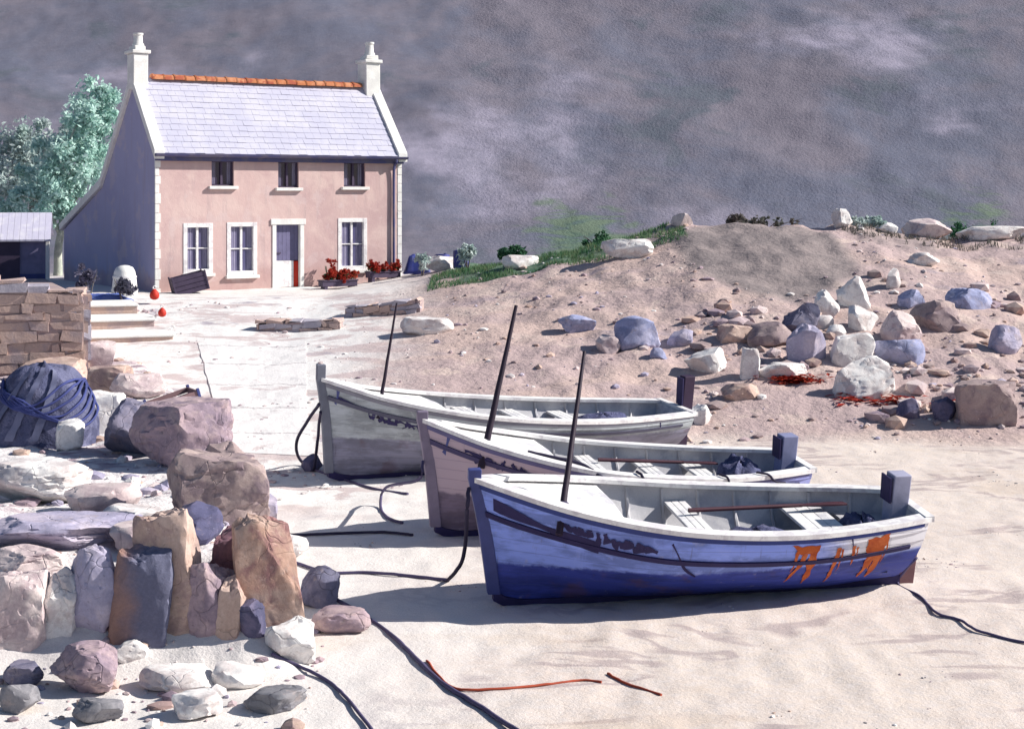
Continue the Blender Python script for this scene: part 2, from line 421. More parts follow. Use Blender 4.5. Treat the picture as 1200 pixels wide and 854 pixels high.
FG = 'rocks of the foreshore ledge'
SC = 'boulders on the scree bank'
CR = 'pale rocks along the crest of the bank'
for a in [
 # the ledge face in the near corner
 (157,757,64,108,'rust_slate','tall slate-blue slab with a rusty edge standing in the rock face','block',.5,2),
 (203,742,58,128,'tan_stone','tall tan upright stone wedged beside the rusty slate slab','block',.6,-6),
 (239,750,54,82,'mauve_stone','rounded mauve-brown boulder at the foot of the tan upright','round',.8,3),
 (270,690,58,62,'maroon_stone','dark maroon block set high in the rock face','block',.7,8),
 (322,742,64,128,'russet_stone','orange-brown leaning slab at the end of the rock face','block',.45,-9),
 (291,748,30,40,'navy_stone','small navy block at the foot of the orange-brown leaning slab','block',.8,0),
 (267,748,26,66,'tan_stone','narrow tan stone beside the small navy block','block',.8,3),
 (102,748,66,98,'lilac_stone','lilac rounded boulder beside the rusty slate slab','round',.7,0),
 (62,752,50,76,'white_stone','whitish boulder next to the lilac boulder at the ledge foot','round',.8,0),
 (18,765,56,84,'pink_stone','pale pink block at the ledge end by the picture edge','block',.8,0),
 (225,640,62,44,'navy_stone','dark blue-violet boulder resting on top of the rock face','round',.8,0),
 (296,628,50,46,'lilac_stone','lavender cube-like stone on the ledge corner','block',.8,0),
 (168,655,78,34,'pink_stone','flat pale pink stone capping the rusty slate slab','slab',.8,0),
 (330,655,46,22,'white_stone','flat white stone on the ledge above the orange-brown slab','slab',.8,0),
 (245,610,112,76,'brown_stone','broad brown rock with a sloping top at the ledge edge','block',.8,4),
 (212,552,118,72,'mauve_stone','wide mauve-brown slab above the broad brown rock','slab',.8,-7),
 (262,572,50,52,'brown_stone','brown pointed stone at the beach edge of the mauve-brown slab','shard',.8,0),
 (158,538,84,62,'slate_stone','blue-grey angular boulder before the dark net heap','shard',.8,0),
 (118,508,46,44,'white_stone','white cube-like stone beside the dark net heap','block',.8,0),
 (78,528,34,32,'white_stone','small white stone tucked under the dark net heap','block',.8,0),
 (182,516,52,22,'blue_stone','low blue stone lying near the wooden fish box','slab',.8,0),
 (30,592,120,44,'white_stone','broad white ledge stone under the net heap','slab',.7,0),
 (112,604,84,30,'pink_stone','flat pink ledge stone beside the broad white ledge stone','slab',.8,0),
 (60,648,160,36,'lilac_stone','long lilac shelf of rock across the ledge','slab',.5,0),
 (150,628,70,28,'white_stone','white flat stone between lilac shelf and dark blue-violet boulder','slab',.8,0),
 (20,690,80,40,'pink_stone','pink rounded rock on the ledge at the picture edge','round',.8,0),
 # beach below the ledge
 (92,815,86,50,'mauve_stone','large smooth mauve boulder on the beach below the ledge','round',.7,0),
 (14,838,46,32,'grey_stone','dark grey boulder at the lower corner of the beach','round',.7,12),
 (110,850,56,24,'grey_stone','dark grey flat rock in front of the smooth mauve boulder','slab',.7,4),
 (24,806,44,24,'slate_stone','small slate rock between the two ledge-foot boulders','slab',.8,0),
 (318,838,66,24,'grey_stone','dark grey flat rock on the beach beside the thin dark rope','slab',.8,0),
 (338,776,58,44,'white_stone','white boulder at the foot of the orange-brown slab','round',.8,0),
 (275,808,60,26,'white_stone','pale whitish rock on the beach below the small navy block','round',.8,0),
 (150,778,40,22,'white_stone','little white rock at the foot of the rusty slate slab','round',.8,0),
 (200,815,84,22,'white_stone','low wide whitish rock beside the smooth mauve boulder','slab',.8,0),
 (378,712,42,44,'slate_stone','dark pointed stone where the thick rope meets the ledge','shard',.8,-10),
 (398,745,56,24,'mauve_stone','low mauve stone under the thick rope','slab',.8,0),
 (225,845,60,26,'white_stone','pale flat rock at the bottom edge between grey rocks','slab',.8,0),
 # foot of the wall and steps
 (60,452,70,28,'tan_stone','tan stone lying at the foot of the terrace wall','block',.8,0),
 (112,438,40,34,'pink_stone','pinkish square stone at the end of the terrace wall','block',.8,0),
 (122,462,52,30,'tan_stone','tan block among the rubble below the steps','block',.8,0),
 (160,468,60,26,'pink_stone','pink flat stone in the rubble below the steps','slab',.8,0),
]: rock(a[0], a[1], a[2]*(1.22 if 640 < a[1] < 770 else 1.08), a[3]*(.94 if 640 < a[1] < 770 else .95), a[4], a[5], *a[6:], group=FG)
for a in [
 (832,438,56,30,'white_stone','broad white boulder at the scree foot above the post of the grey boat','shard',.7),
 (880,443,25,36,'white_stone','upright white stone beside the broad white boulder','block',.8),
 (920,446,64,20,'white_stone','long low white rock with red weed along its foot','slab',.6),
 (1004,362,44,38,'white_stone','big white jagged rock high on the scree','shard',.8),
 (969,373,32,34,'white_stone','white triangular rock beside the big jagged rock','shard',.8),
 (964,386,30,16,'white_stone','thin white slab under the white triangular rock','slab',.8),
 (981,398,24,18,'white_stone','small white wedge below the thin white slab','shard',.8),
 (1013,387,38,30,'white_stone','white pointed block just under the big jagged rock','shard',.8),
 (1000,427,52,36,'white_stone','square white boulder in the middle of the scree','block',.8),
 (1018,468,82,48,'white_stone','largest white boulder with red weed at its foot','shard',.7),
 (1048,338,20,24,'white_stone','small upright white stone above the rest of the scree','shard',.8),
 (1056,428,64,30,'blue_stone','lavender-blue flat boulder beside the square white boulder','slab',.7),
 (1070,361,30,22,'blue_stone','small lavender boulder uphill of the brown-mauve rock','shard',.8),
 (1140,362,56,24,'blue_stone','long lavender-blue rock with a white top edge','slab',.7),
 (933,412,18,13,'white_stone','tiny white stone beside the slate boulder','shard',.8),
 (822,498,26,24,'white_stone','lone white rock low behind the rudder post of the grey boat','shard',.8),
 (940,388,48,32,'slate_stone','dark slate rock left of the white triangular rock','shard',.8),
 (948,428,46,48,'lilac_stone','grey-violet boulder beside the square white boulder','shard',.8),
 (1111,494,32,28,'navy_stone','navy blue rock at the scree foot touching the large brown slab','shard',.8),
 (1066,492,28,24,'navy_stone','navy blue rock below the largest white boulder','shard',.8),
 (1160,500,74,52,'brown_stone','large brown slab at the scree foot near the picture edge','block',.7),
 (1060,402,50,38,'pink_stone','pale pink rock above the lavender-blue flat boulder','shard',.8),
 (1102,388,64,36,'brown_stone','brown-mauve rock below the small lavender boulder','shard',.8),
 (870,470,46,20,'tan_stone','tan low rock under the long white rock','shard',.8),
 (905,408,54,30,'brown_stone','brown humped rock uphill of the long white rock','shard',.8),
 (862,402,40,22,'tan_stone','tan rock uphill of the broad white boulder','shard',.8),
 (1182,415,40,34,'lilac_stone','lilac rock on the scree at the picture edge','shard',.8),
 (677,391,44,22,'blue_stone','lavender oval rock alone on the bank above the mast of the violet-bowed boat','shard',.7),
 (748,408,54,36,'blue_stone','large lavender round rock on the bank behind the grey boat','shard',.7),
 (798,406,32,20,'lilac_stone','lilac rock beside the large lavender round rock','shard',.8),
 (713,414,30,22,'pink_stone','pale pink rock between two lavender rocks behind the grey boat','shard',.8),
 (772,420,22,12,'blue_stone','small lavender stone below the large lavender round rock','shard',.8),
 (500,392,64,20,'white_stone','flat white rock behind the bow of the grey boat','slab',.6),
]: rock(*a, group=SC)
for a in [
 (735,303,64,20,'white_stone','long white rock in the grass on the rising crest','slab',.6),
 (610,316,46,15,'white_stone','white rock in the green grass nearest the blue drums','slab',.6),
 (516,318,42,16,'white_stone','white stone beside the navy tarpaulin stack','slab',.6),
 (989,276,26,20,'white_stone','white angular rock standing on the crest beyond the smooth brown mound','shard',.8),
 (1042,282,24,12,'white_stone','small white rock on the crest beside grey turf','shard',.8),
 (1092,292,56,20,'pink_stone','pale rose rock on the crest beyond the scree','shard',.7),
 (1168,290,80,15,'white_stone','long white rock on the crest at the picture edge','slab',.5),
 (1085,312,40,14,'white_stone','broken white rock just below the pale rose rock','shard',.8),
 (800,270,26,16,'pink_stone','pink rock on the crest between the grass and the smooth brown mound','shard',.8),
]: rock(*a, group=CR, Y=51.6 if a[1] < 300 else None)

def pebbles(name, n, region, sizes, mats):
    rnd = random.Random(len(name)*n); mb = MB()
    base = bmesh.new(); bmesh.ops.create_icosphere(base, subdivisions=1, radius=1)
    bv = [v.co.copy() for v in base.verts]; bf = [[v.index for v in f.verts] for f in base.faces]; base.free()
    k = 0
    while k < n:
        X, Y, ok = region(rnd)
        if not ok: continue
        k += 1; r = sizes[0]*(sizes[1]/sizes[0])**(rnd.random()**2.2)
        sc = Vector((r*rnd.uniform(.8,1.5), r*rnd.uniform(.7,1.2), r*rnd.uniform(.4,.8)))
        Mx = Matrix.Rotation(rnd.uniform(0,6.28), 3, 'Z'); z = height(X, Y); i0 = len(mb.v); m = rnd.randrange(len(mats))
        for v in bv:
            w = v*rnd.uniform(.82,1.12)
            q = Mx @ Vector((w.x*sc.x, w.y*sc.y, w.z*sc.z)); mb.v.append((X+q.x, Y+q.y, z+q.z+sc.z*.25))
        for f in bf: mb.face([i0+i for i in f], m)
    o = mb.build(name, [M[x] for x in mats], fix=False, smooth=30)
    return o
def reg_scree(r):
    Y = r.uniform(33.5, 52); X = r.uniform(-2, 19)
    d = fbm(X*.5, Y*.4, 3)
    return X, Y, r.random() < .18 + 1.2*max(0, d) and not (((X-7.7)/2.6)**2+((Y-48.4)/4.2)**2 < 1)
def reg_band(r):
    X = r.uniform(4.2, 19); Y = r.uniform(34.2, 46); d = fbm(X*.45, Y*.35, 13) + .25*fbm(X*1.7, Y*1.5, 3)
    return X, Y, d - .015*abs(Y-39.5) + .10*sm(6, 10, X) > r.uniform(-.02, .30)
def reg_ledge(r):
    Y = r.uniform(15.5, 44); X = r.uniform(-.34*Y, -2)
    tm = terrace_mask(X, Y); d = fbm(X*.9, Y*.7, 6)
    return X, Y, (tm > .1 or (Y < 19.5 and X < -.115*Y)) and r.random() < .25 + 1.6*max(0, d)
def reg_slip(r):
    Y = r.uniform(27, 50); X = r.uniform(-.30*Y, -.06*Y)
    return X, Y, fbm(X*.8, Y*.6, 9) > .12
def reg_sand(r):
    Y = r.uniform(15, 34); X = r.uniform(-.1*Y, .33*Y)
    return X, Y, fbm(X*.6, Y*.8, 12) > .22
tag(pebbles('gravel', 900, reg_scree, (.025,.13), ['tan_stone','mauve_stone','brown_stone','pink_stone','lilac_stone','white_stone']),
    'loose tan and mauve stones scattered over the scree bank', 'gravel', kind='stuff')
tag(pebbles('rubble', 650, reg_band, (.06,.32), ['mauve_stone','tan_stone','tan_stone','pink_stone','brown_stone']),
    'broken mauve, tan and brown rubble between the boulders of the scree', 'rubble', kind='stuff')
tag(pebbles('ledge_gravel', 1000, reg_ledge, (.02,.16), ['mauve_stone','pink_stone','white_stone','tan_stone','lilac_stone']),
    'loose pale and mauve pebbles lying over the foreshore ledge', 'gravel', kind='stuff')
tag(pebbles('slip_gravel', 500, reg_slip, (.02,.08), ['pink_stone','white_stone','mauve_stone']),
    'small pale stones strewn over the ground below the cottage', 'gravel', kind='stuff')
tag(pebbles('beach_gravel', 420, reg_sand, (.008,.03), ['mauve_stone','tan_stone','grey_stone','white_stone']),
    'fine pebbles and shell bits dotted over the beach sand', 'gravel', kind='stuff')

# ------------------------------------------------------------------ cottage
TH = R(33.5); HX, HYY, HZ = -11.88, 54.0, 1.86
HL, DR, DK, DE = 9.4, 2.0, 5.16, 9.46            # length, depth of ridge, of the kink, of the rear eave
ZE, ZR, ZK, ZB = 4.85, 7.25, 3.66, 2.06          # heights above the yard
cth, sth = math.cos(TH), math.sin(TH)
def fx(px, d=0):                                # facade position seen in photo column px
    k = (px-600)/FP; X0, Y0 = HX - sth*d, HYY + cth*d
    return (k*Y0 - X0)/(cth - k*sth)
def fz(py, l): return CH - (py-HY)/FP*(HYY+sth*l) - HZ
M['facade'] = mottled('facade', [(.60,.43,.41),(.53,.37,.365),(.64,.48,.45)], .55, .9, .4, 22, .014, edge=.09, grain=.09)
M['gable'] = mottled('gable', [(.40,.395,.58),(.35,.34,.52)], .5, .9, .35, 16, .02, edge=.2, grain=.1)  # violet-blue of the gable's shade put into its wall colour
def weather(mat_, z0, streak):
    nt = mat_.node_tree; g = G(nt); b = [n for n in nt.nodes if n.type == 'BSDF_PRINCIPLED'][0]; c = b.inputs['Base Color'].links[0].from_socket
    v = g.vec(); sp = g.new('ShaderNodeSeparateXYZ'); g.link(v, sp.inputs[0]); mp = g.new('ShaderNodeMapping'); g.link(v, mp.inputs[0]); mp.inputs['Scale'].default_value = (2.6, 2.6, .28)
    st = g.ramp(g.noise(mp.outputs[0], 1.3, 6, .65), .52, .68)
    c = g.mix(g.math('MULTIPLY', st, streak), c, (.33,.26,.28))
    foot = g.ramp(g.math('ADD', sp.outputs[2], g.math('MULTIPLY', g.noise(v, 2.2, 5), -.9)), z0+.25, z0-.25)
    c = g.mix(g.math('MULTIPLY', foot, .5), c, (.40,.24,.22))
    c = g.mix(g.math('MULTIPLY', g.ramp(g.noise(v, 1.1, 5, .6), .56, .61), .28), c, (.62,.52,.52))
    g.val(b.inputs['Base Color'], c)
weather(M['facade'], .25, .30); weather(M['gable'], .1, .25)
def roof_mat():
    m, nt, b = nodes_of('washed_slate'); g = G(nt); v = g.vec()
    br = g.new('ShaderNodeTexBrick'); g.link(v, br.inputs['Vector'])
    c = g.mix(g.ramp(g.noise(v, .8, 5), .4, .62), (.46,.455,.57), (.53,.52,.61))
    c = g.mix(g.math('MULTIPLY', g.ramp(g.noise(v, 5, 5), .5, .7), .45), c, (.42,.43,.54))
    g.val(b.inputs['Base Color'], c); b.inputs['Roughness'].default_value = .7
    g.link(g.bump(g.noise(v, 18, 5, .7), .3, .015), b.inputs['Normal'])
    nt.nodes.remove(br)
    return m
M['slate_wash'] = roof_mat()
M['ridge_tile'] = mottled('ridge_tile', [(.46,.16,.065),(.56,.25,.13),(.36,.09,.05)], 2, .8, .3, 20, .01)
M['white_wash'] = mottled('white_wash', [(.80,.795,.76),(.72,.71,.69),(.83,.82,.80)], 1.5, .85, .4, 16, .012)
M['blue_paint'] = plain('blue_paint', (.06,.075,.24), .5)
M['gutter'] = mottled('gutter', [(.085,.085,.20),(.13,.12,.19)], 1.5, .5, .1, 20, .005)
M['violet_wood'] = plain('violet_wood', (.075,.055,.10), .6)
M['door_slate'] = plain('door_slate', (.16,.15,.27), .6)
def glass(name, c):
    m, nt, b = nodes_of(name); b.inputs['Base Color'].default_value = (*c, 1)
    b.inputs['Roughness'].default_value = .08; b.inputs['Specular IOR Level'].default_value = .6
    return m
M['glass'] = glass('window_glass', (.10,.095,.19)); M['dark_glass'] = glass('dark_glass', (.03,.022,.055))
M['curtain'] = plain('curtain', (.30,.28,.40), .9)

house = empty('stone_cottage', (HX, HYY, HZ), TH, 'two-storey pink cottage with pale slate roof, orange ridge and two white chimneys', 'house')
up = [(248,274,177,218),(326,350,177,220),(403,428,177,219)]
lo_ = [(217,247,264,318),(268,299,263,320),(398,428,258,314)]
def rect(q):
    x0, x1 = fx(q[0]), fx(q[1]); xm = (x0+x1)/2
    return x0, x1, fz(q[3], xm), fz(q[2], xm)
UP = [(a, b, c, min(d, ZE-.40)) for a, b, c, d in map(rect, up)]; LO = [rect(q) for q in lo_]
DO = rect((322,353,340,262)); DO = (DO[0], DO[1], 0.04, rect((322,353,340,262))[2])
opens = UP + LO + [DO]
def wall_panel(mb, opens, L, H, z0, dep):
    xs = sorted({0, L, *[o[0] for o in opens], *[o[1] for o in opens]}); zs = sorted({z0, H, *[o[2] for o in opens], *[o[3] for o in opens]})
    for x0, x1 in zip(xs, xs[1:]):
        for z0_, z1_ in zip(zs, zs[1:]):
            xm, zm = (x0+x1)/2, (z0_+z1_)/2
            if any(o[0] < xm < o[1] and o[2] < zm < o[3] for o in opens): continue
            mb.poly([(x0,0,z0_),(x1,0,z0_),(x1,0,z1_),(x0,0,z1_)])
    for a, b, c, d in opens:
        mb.poly([(a,0,c),(a,dep,c),(a,dep,d),(a,0,d)]); mb.poly([(b,0,d),(b,dep,d),(b,dep,c),(b,0,c)])
        mb.poly([(a,0,d),(a,dep,d),(b,dep,d),(b,0,d)]); mb.poly([(a,0,c),(b,0,c),(b,dep,c),(a,dep,c)])
mb = MB(); wall_panel(mb, opens, HL, ZE, -.6, .24); mb.build('facade_wall', M['facade'], house, fix=False)
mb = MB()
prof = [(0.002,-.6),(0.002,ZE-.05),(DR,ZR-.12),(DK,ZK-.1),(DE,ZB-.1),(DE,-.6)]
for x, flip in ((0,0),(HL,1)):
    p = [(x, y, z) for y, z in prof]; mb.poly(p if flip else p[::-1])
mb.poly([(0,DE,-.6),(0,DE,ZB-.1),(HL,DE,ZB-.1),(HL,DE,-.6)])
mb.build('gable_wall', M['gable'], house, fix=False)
# slates in courses, each a little out of line
def slope(mb, y0, z0, y1, z1, courses, seed, x0=-.06, x1=HL+.06):
    rnd = random.Random(seed); d = Vector((0, y1-y0, z1-z0)); ln = d.length; d.normalize(); nrm = Vector((0, -d.z, d.y))
    if nrm.z < 0: nrm = -nrm
    step = ln/courses
    for c in range(courses):
        x = x0 + (0 if c % 2 else -.12)
        while x < x1:
            w = rnd.uniform(.26,.38); a, b = max(x, x0), min(x+w-.006, x1)
            if b - a > .03:
                lift = rnd.uniform(.018,.030); e = rnd.uniform(-.012,.012)
                P0 = Vector((0,y0,z0)) + d*(step*c - .03 + e) + nrm*lift; P1 = Vector((0,y0,z0)) + d*(step*(c+1)+.02) + nrm*.004
                th = nrm*.016
                q = [Vector((a,P0.y,P0.z)), Vector((b,P0.y,P0.z)), Vector((b,P1.y,P1.z)), Vector((a,P1.y,P1.z))]
                i = [mb.vert(v) for v in q] + [mb.vert(v-th) for v in q]
                for f in ((0,1,2,3),(0,4,5,1),(1,5,6,2),(3,2,6,7),(0,3,7,4)): mb.face([i[k] for k in f])
            x += w
mb = MB()
ov = .18; ez = ZE - ov*(ZR-ZE)/DR
slope(mb, -ov, ez+.06, DR, ZR+.06, 13, 1); slope(mb, DK, ZK+.06, DR, ZR+.06, 16, 2); slope(mb, DE+.2, ZB-.02, DK, ZK+.06, 16, 3)
# boarding under the slates
for pr in ([(-ov,ez),(DR,ZR),(DK,ZK),(DE+.2,ZB-.07)],):
    top = [(y, z+.04) for y, z in pr]; bot = [(y, z-.07) for y, z in pr][::-1]
    mb.sweep([[(x, y, z) for y, z in top+bot] for x in (-.05, HL+.05)])
roof = mb.build('roof', M['slate_wash'], house, fix=False)
mb = MB()
for k in range(21):
    x0 = .62 + k*(HL-1.24)/21; x1 = x0 + (HL-1.24)/21 - .012; j = random.uniform(-.012,.012)
    sec = lambda x, r: [(x, DR + r*1.15*math.cos(t), ZR+.03+j + r*math.sin(t)) for t in [math.pi*i/8 for i in range(9)]]
    mb.sweep([sec(x0,.19), sec(x0+.05,.205), sec(x0+.06,.18), sec(x1,.18)])
mb.build('ridge', M['ridge_tile'], roof, smooth=40)
for xa, xb in ((-.13,.24),(HL-.24,HL+.13)):
    mb = MB()
    pr = [(-ov-.05,ez-.02),(DR,ZR+.02)]
    mb.sweep([[(x,y,z) for y, z in [(pr[0][0],pr[0][1]+.19),(DR,ZR+.21),(DR,ZR-.16),(pr[0][0],pr[0][1]-.14)]] for x in (xa, xb)])
    mb.sweep([[(x,y,z) for y, z in [(DR,ZR+.205),(DK,ZK+.2),(DE+.2,ZB+.13),(DE+.2,ZB-.12),(DK,ZK-.1),(DR,ZR-.155)]] for x in (xa+.003, xb-.15 if xa < 1 else xb-.003)])
    mb.build('coping', M['white_wash'], house, bevel=.02)
def chimney(x0, x1, h, name='chimney'):
    mb = MB(); yc = DR+.02
    mb.box(x0, x1, yc-.33, yc+.33, ZR-.35, ZR+h*.58, jit=.012)
    mb.box(x0-.07, x1+.07, yc-.40, yc+.40, ZR+h*.58, ZR+h*.66, jit=.01)
    mb.box(x0+.06, x1-.06, yc-.27, yc+.27, ZR+h*.66, ZR+h*.76, jit=.02)
    c = mb.build('chimney', M['white_wash'], roof, bevel=.025)
    mb = MB(); mb.lathe([(.21,ZR+h*.74),(.20,ZR+h*.80),(.16,ZR+h*.84),(.145,ZR+h*1.0),(.175,ZR+h*1.02),(.175,ZR+h*1.06),(.12,ZR+h*1.06),(.11,ZR+h*.9)], ((x0+x1)/2+.02, yc, 0), 18)
    mb.build('chimney_pot', M['white_wash'], c, smooth=40)
chimney(-.12, .40, 1.5); chimney(HL-.54, HL+.06, 1.65)
mb = MB()
sec = lambda x: [(x, -ov-.10+.09*math.cos(t), ez+.03+.10*math.sin(t)) for t in [math.pi + math.pi*i/8 for i in range(9)]]
mb.sweep([sec(-.1), sec(HL*.33), sec(HL*.66), sec(HL+.1)])
mb.box(-.02, HL+.02, -.15, -.02, ZE-.43, ZE-.10)  # dark board standing in for the shadow band under the eave
mb.build('gutter', M['gutter'], house, smooth=40)
mb = MB(); xd = HL-.36
mb.tube(crom([(xd,-ov-.10,ez-.02),(xd,-ov-.08,ez-.2),(xd,-.09,ez-.5),(xd,-.08,2),(xd,-.08,-.1)],5), .05, 8); mb.build('downpipe', M['gutter'], house, smooth=50)
for x0, x1 in ((-.012,.13),(HL-.16,HL+.012)):
    mb = MB(); z = -.5; k = 0
    while z < ZE-.25:
        hh = .3 + random.uniform(-.04,.06); e = .05 if k % 2 else 0
        mb.box(x0, x1+(e if x0 < 1 else 0), -.014-random.random()*.006, .05, z, min(z+hh-.015, ZE-.24)) ; z += hh; k += 1
    mb.build('quoin', M['white_wash'], house, bevel=.008)
mb = MB(); mb.poly([(0,.5,-.3),(HL,.5,-.3),(HL,.5,ZE-.3),(0,.5,ZE-.3)]); mb.build('inner_wall', M['violet_wood'], house, fix=False)
def window(q, kind):
    a, b, c, d = q; y = .09 if kind == 'low' else .15; mb = MB(); t = .075 if kind == 'low' else .045; xm = (a+b)/2
    e = .07 if kind == 'low' else 0
    mb.box(a-e, a+t, -.02 if e else .08, y+.06, c-e, d+e); mb.box(b-t, b+e, -.02 if e else .08, y+.06, c-e, d+e)
    mb.box(a+t, b-t, -.018 if e else .082, y+.06, d-t, d+e); mb.box(a+t, b-t, -.018 if e else .082, y+.06, c-e, c+t)
    mb.box(xm-.04, xm+.04, y-.03, y+.05, c+t, d-t)
    if kind == 'low':
        mb.box(a+t, xm-.04, y-.02, y+.045, (c+d)/2-.02, (c+d)/2+.02); mb.box(xm+.04, b-t, y-.02, y+.045, (c+d)/2-.02, (c+d)/2+.02)
    f = mb.build('window', M['white_paint'] if kind == 'low' else M['violet_wood'], house, bevel=.008)
    mb = MB(); mb.box(a+.01, b-.01, y+.03, y+.04, c+.01, d-.01); mb.build('pane', M['glass'] if kind == 'low' else M['dark_glass'], f)
    mb = MB(); mb.box(a-.12, b+.12, -.13, .1, c-e-.11, c-e-.003); mb.build('sill', M['white_wash'], f, bevel=.012)
    for x0, x1, s in ((a+t, xm-.16 if kind == 'low' else xm-.2, 1), (xm+.2, b-t, -1)):
        mb = MB(); pts = [(x0 + (x1-x0)*i/8, y+.028 - .008*math.cos(i*2.2)) for i in range(9)]
        for (p, q1), (r, s1) in zip(pts, pts[1:]): mb.poly([(p,q1,c+.06),(r,s1,c+.06),(r,s1,d-.05),(p,q1,d-.05)])
        mb.build('curtain', M['curtain'], f, fix=False)
for q in UP: window(q, 'up')
for q in LO: window(q, 'low')
a, b, c, d = DO
mb = MB(); mb.box(a-.10, a+.05, -.03, .14, c, d+.02); mb.box(b-.05, b+.10, -.03, .14, c, d+.02); mb.box(a-.16, b+.16, -.05, .14, d-.04, d+.16)
mb.build('door_frame', M['white_wash'], house, bevel=.012)
mb = MB(); zm = c + (d-c)*.42
n = 6
for i in range(n):
    x0 = a+.05 + (b-a-.1)*i/n; mb.box(x0+.004, x0+(b-a-.1)/n-.004, .15, .19, zm+.01, d-.045)
door = mb.build('door', M['door_slate'], house)
mb = MB()
for i in range(4):
    x0 = a+.05 + (b-a-.1)*.80*i/4; mb.box(x0+.003, x0+(b-a-.1)*.80/4-.003, .13, .18, c+.02, zm)
mb.build('lower_leaf', M['white_paint'], door)
mb = MB(); mb.box(a+.05+(b-a-.1)*.81, b-.055, .135, .18, c+.02, zm-.02); mb.build('red_board', M['red'], door, bevel=.006)
mb = MB(); mb.box(a+.1, a+.3, .11, .14, zm+.25, zm+.29); mb.build('handle', M['violet_wood'], door, bevel=.005)
mb = MB(); mb.box(a-.3, b+.3, -.55, -.02, -.3, .06, jit=.01); mb.build('doorstep', M['white_wash'], house, bevel=.02)

def hpt(px, out, z=None):                       # a point in front of the facade, by photo column
    l = fx(px, -out); X, Y = HX + cth*l + sth*out, HYY + sth*l - cth*out
    return Vector((X, Y, height(X, Y) if z is None else z))

# ------------------------------------------------------------------ foliage
def leaf_mat(name, cols, seed=0):
    m, nt, b = nodes_of(name); g = G(nt); v = g.vec('World')
    c = g.mix(g.ramp(g.noise(v, 1.2, 4), .4, .6), cols[0], cols[1])
    if len(cols) > 2: c = g.mix(g.ramp(g.noise(v, 5, 3), .52, .66), c, cols[2])
    g.val(b.inputs['Base Color'], c); b.inputs['Roughness'].default_value = .75; b.inputs['Specular IOR Level'].default_value = .2
    tr = g.new('ShaderNodeBsdfTranslucent'); g.link(c, tr.inputs[0]); mx = g.new('ShaderNodeMixShader'); mx.inputs[0].default_value = .3
    out = [n for n in nt.nodes if n.type == 'OUTPUT_MATERIAL'][0]
    g.link(b.outputs[0], mx.inputs[1]); g.link(tr.outputs[0], mx.inputs[2]); g.link(mx.outputs[0], out.inputs[0])
    return m
M['teal_leaf'] = leaf_mat('teal_leaf', [(.50,.72,.65),(.60,.78,.72),(.40,.62,.55)])
M['grey_leaf'] = leaf_mat('grey_leaf', [(.46,.58,.55),(.55,.62,.61),(.38,.48,.47)])
M['mauve_leaf'] = leaf_mat('mauve_leaf', [(.14,.14,.19),(.18,.17,.24),(.09,.09,.14)])
M['green_leaf'] = leaf_mat('green_leaf', [(.05,.15,.08),(.09,.20,.11),(.03,.09,.06)])
M['dim_leaf'] = leaf_mat('dim_leaf', [(.11,.115,.10),(.16,.14,.13),(.08,.09,.075)])
M['red_petal'] = leaf_mat('red_petal', [(.36,.03,.02),(.44,.06,.03),(.20,.015,.015)])
M['bark'] = mottled('bark', [(.46,.50,.42),(.36,.39,.34),(.55,.56,.48)], 2, .9, .6, 12, .03)
M['dark_bark'] = mottled('dark_bark', [(.14,.12,.12),(.20,.18,.17)], 3, .9, .6, 14, .03)
def leaves(mb, blobs, n, size, rnd, m=0, shell=.55):
    tot = sum(b[1]**2 for b in blobs)
    for c, r, *fl in blobs:
        fz_ = fl[0] if fl else .85; k = int(n*r*r/tot); c = Vector(c)
        sub = [(c + Vector([rnd.gauss(0,1) for _ in range(3)]).normalized()*r*rnd.uniform(.45,.95), r*rnd.uniform(.22,.42)) for _ in range(max(5, int(9*r)))]
        for _ in range(k):
            sc, sr = sub[rnd.randrange(len(sub))] if rnd.random() < .8 else (c, r)
            d = Vector([rnd.gauss(0,1) for _ in range(3)]).normalized(); p = sc + Vector((d.x, d.y, d.z*fz_))*sr*(rnd.random()**.45)
            s = size*rnd.uniform(.6,1.4); u = Vector([rnd.gauss(0,1) for _ in range(3)]).normalized(); w = u.cross(Vector([rnd.gauss(0,1) for _ in range(3)])).normalized()
            mb.poly([p-u*s, p+w*s*.45, p+u*s, p-w*s*.45], m)
def tree(name, base, trunk, limbs, blobs, n, size, leafm, barkm, label, cat, group=None, seed=3, r=.2):
    rnd = random.Random(seed)
    t = empty(name, base, 0, label, cat, group); mb = MB()
    mb.tube(crom(trunk, 6), r*1.25, 9, taper=r*.55)
    for l in limbs: mb.tube(crom(l, 5), r*.5, 6, taper=r*.12)
    mb.build('trunk', barkm, t, smooth=60)
    mb = MB(); leaves(mb, blobs, n, size, rnd); mb.build('crown', leafm, t, fix=False); return t
def L(px, py, Y, base): return tuple(pt(px, py, Y) - base)
Yt = 66.0; b0 = Vector((pt(67,330,Yt).x, Yt, height(pt(67,330,Yt).x, Yt)))
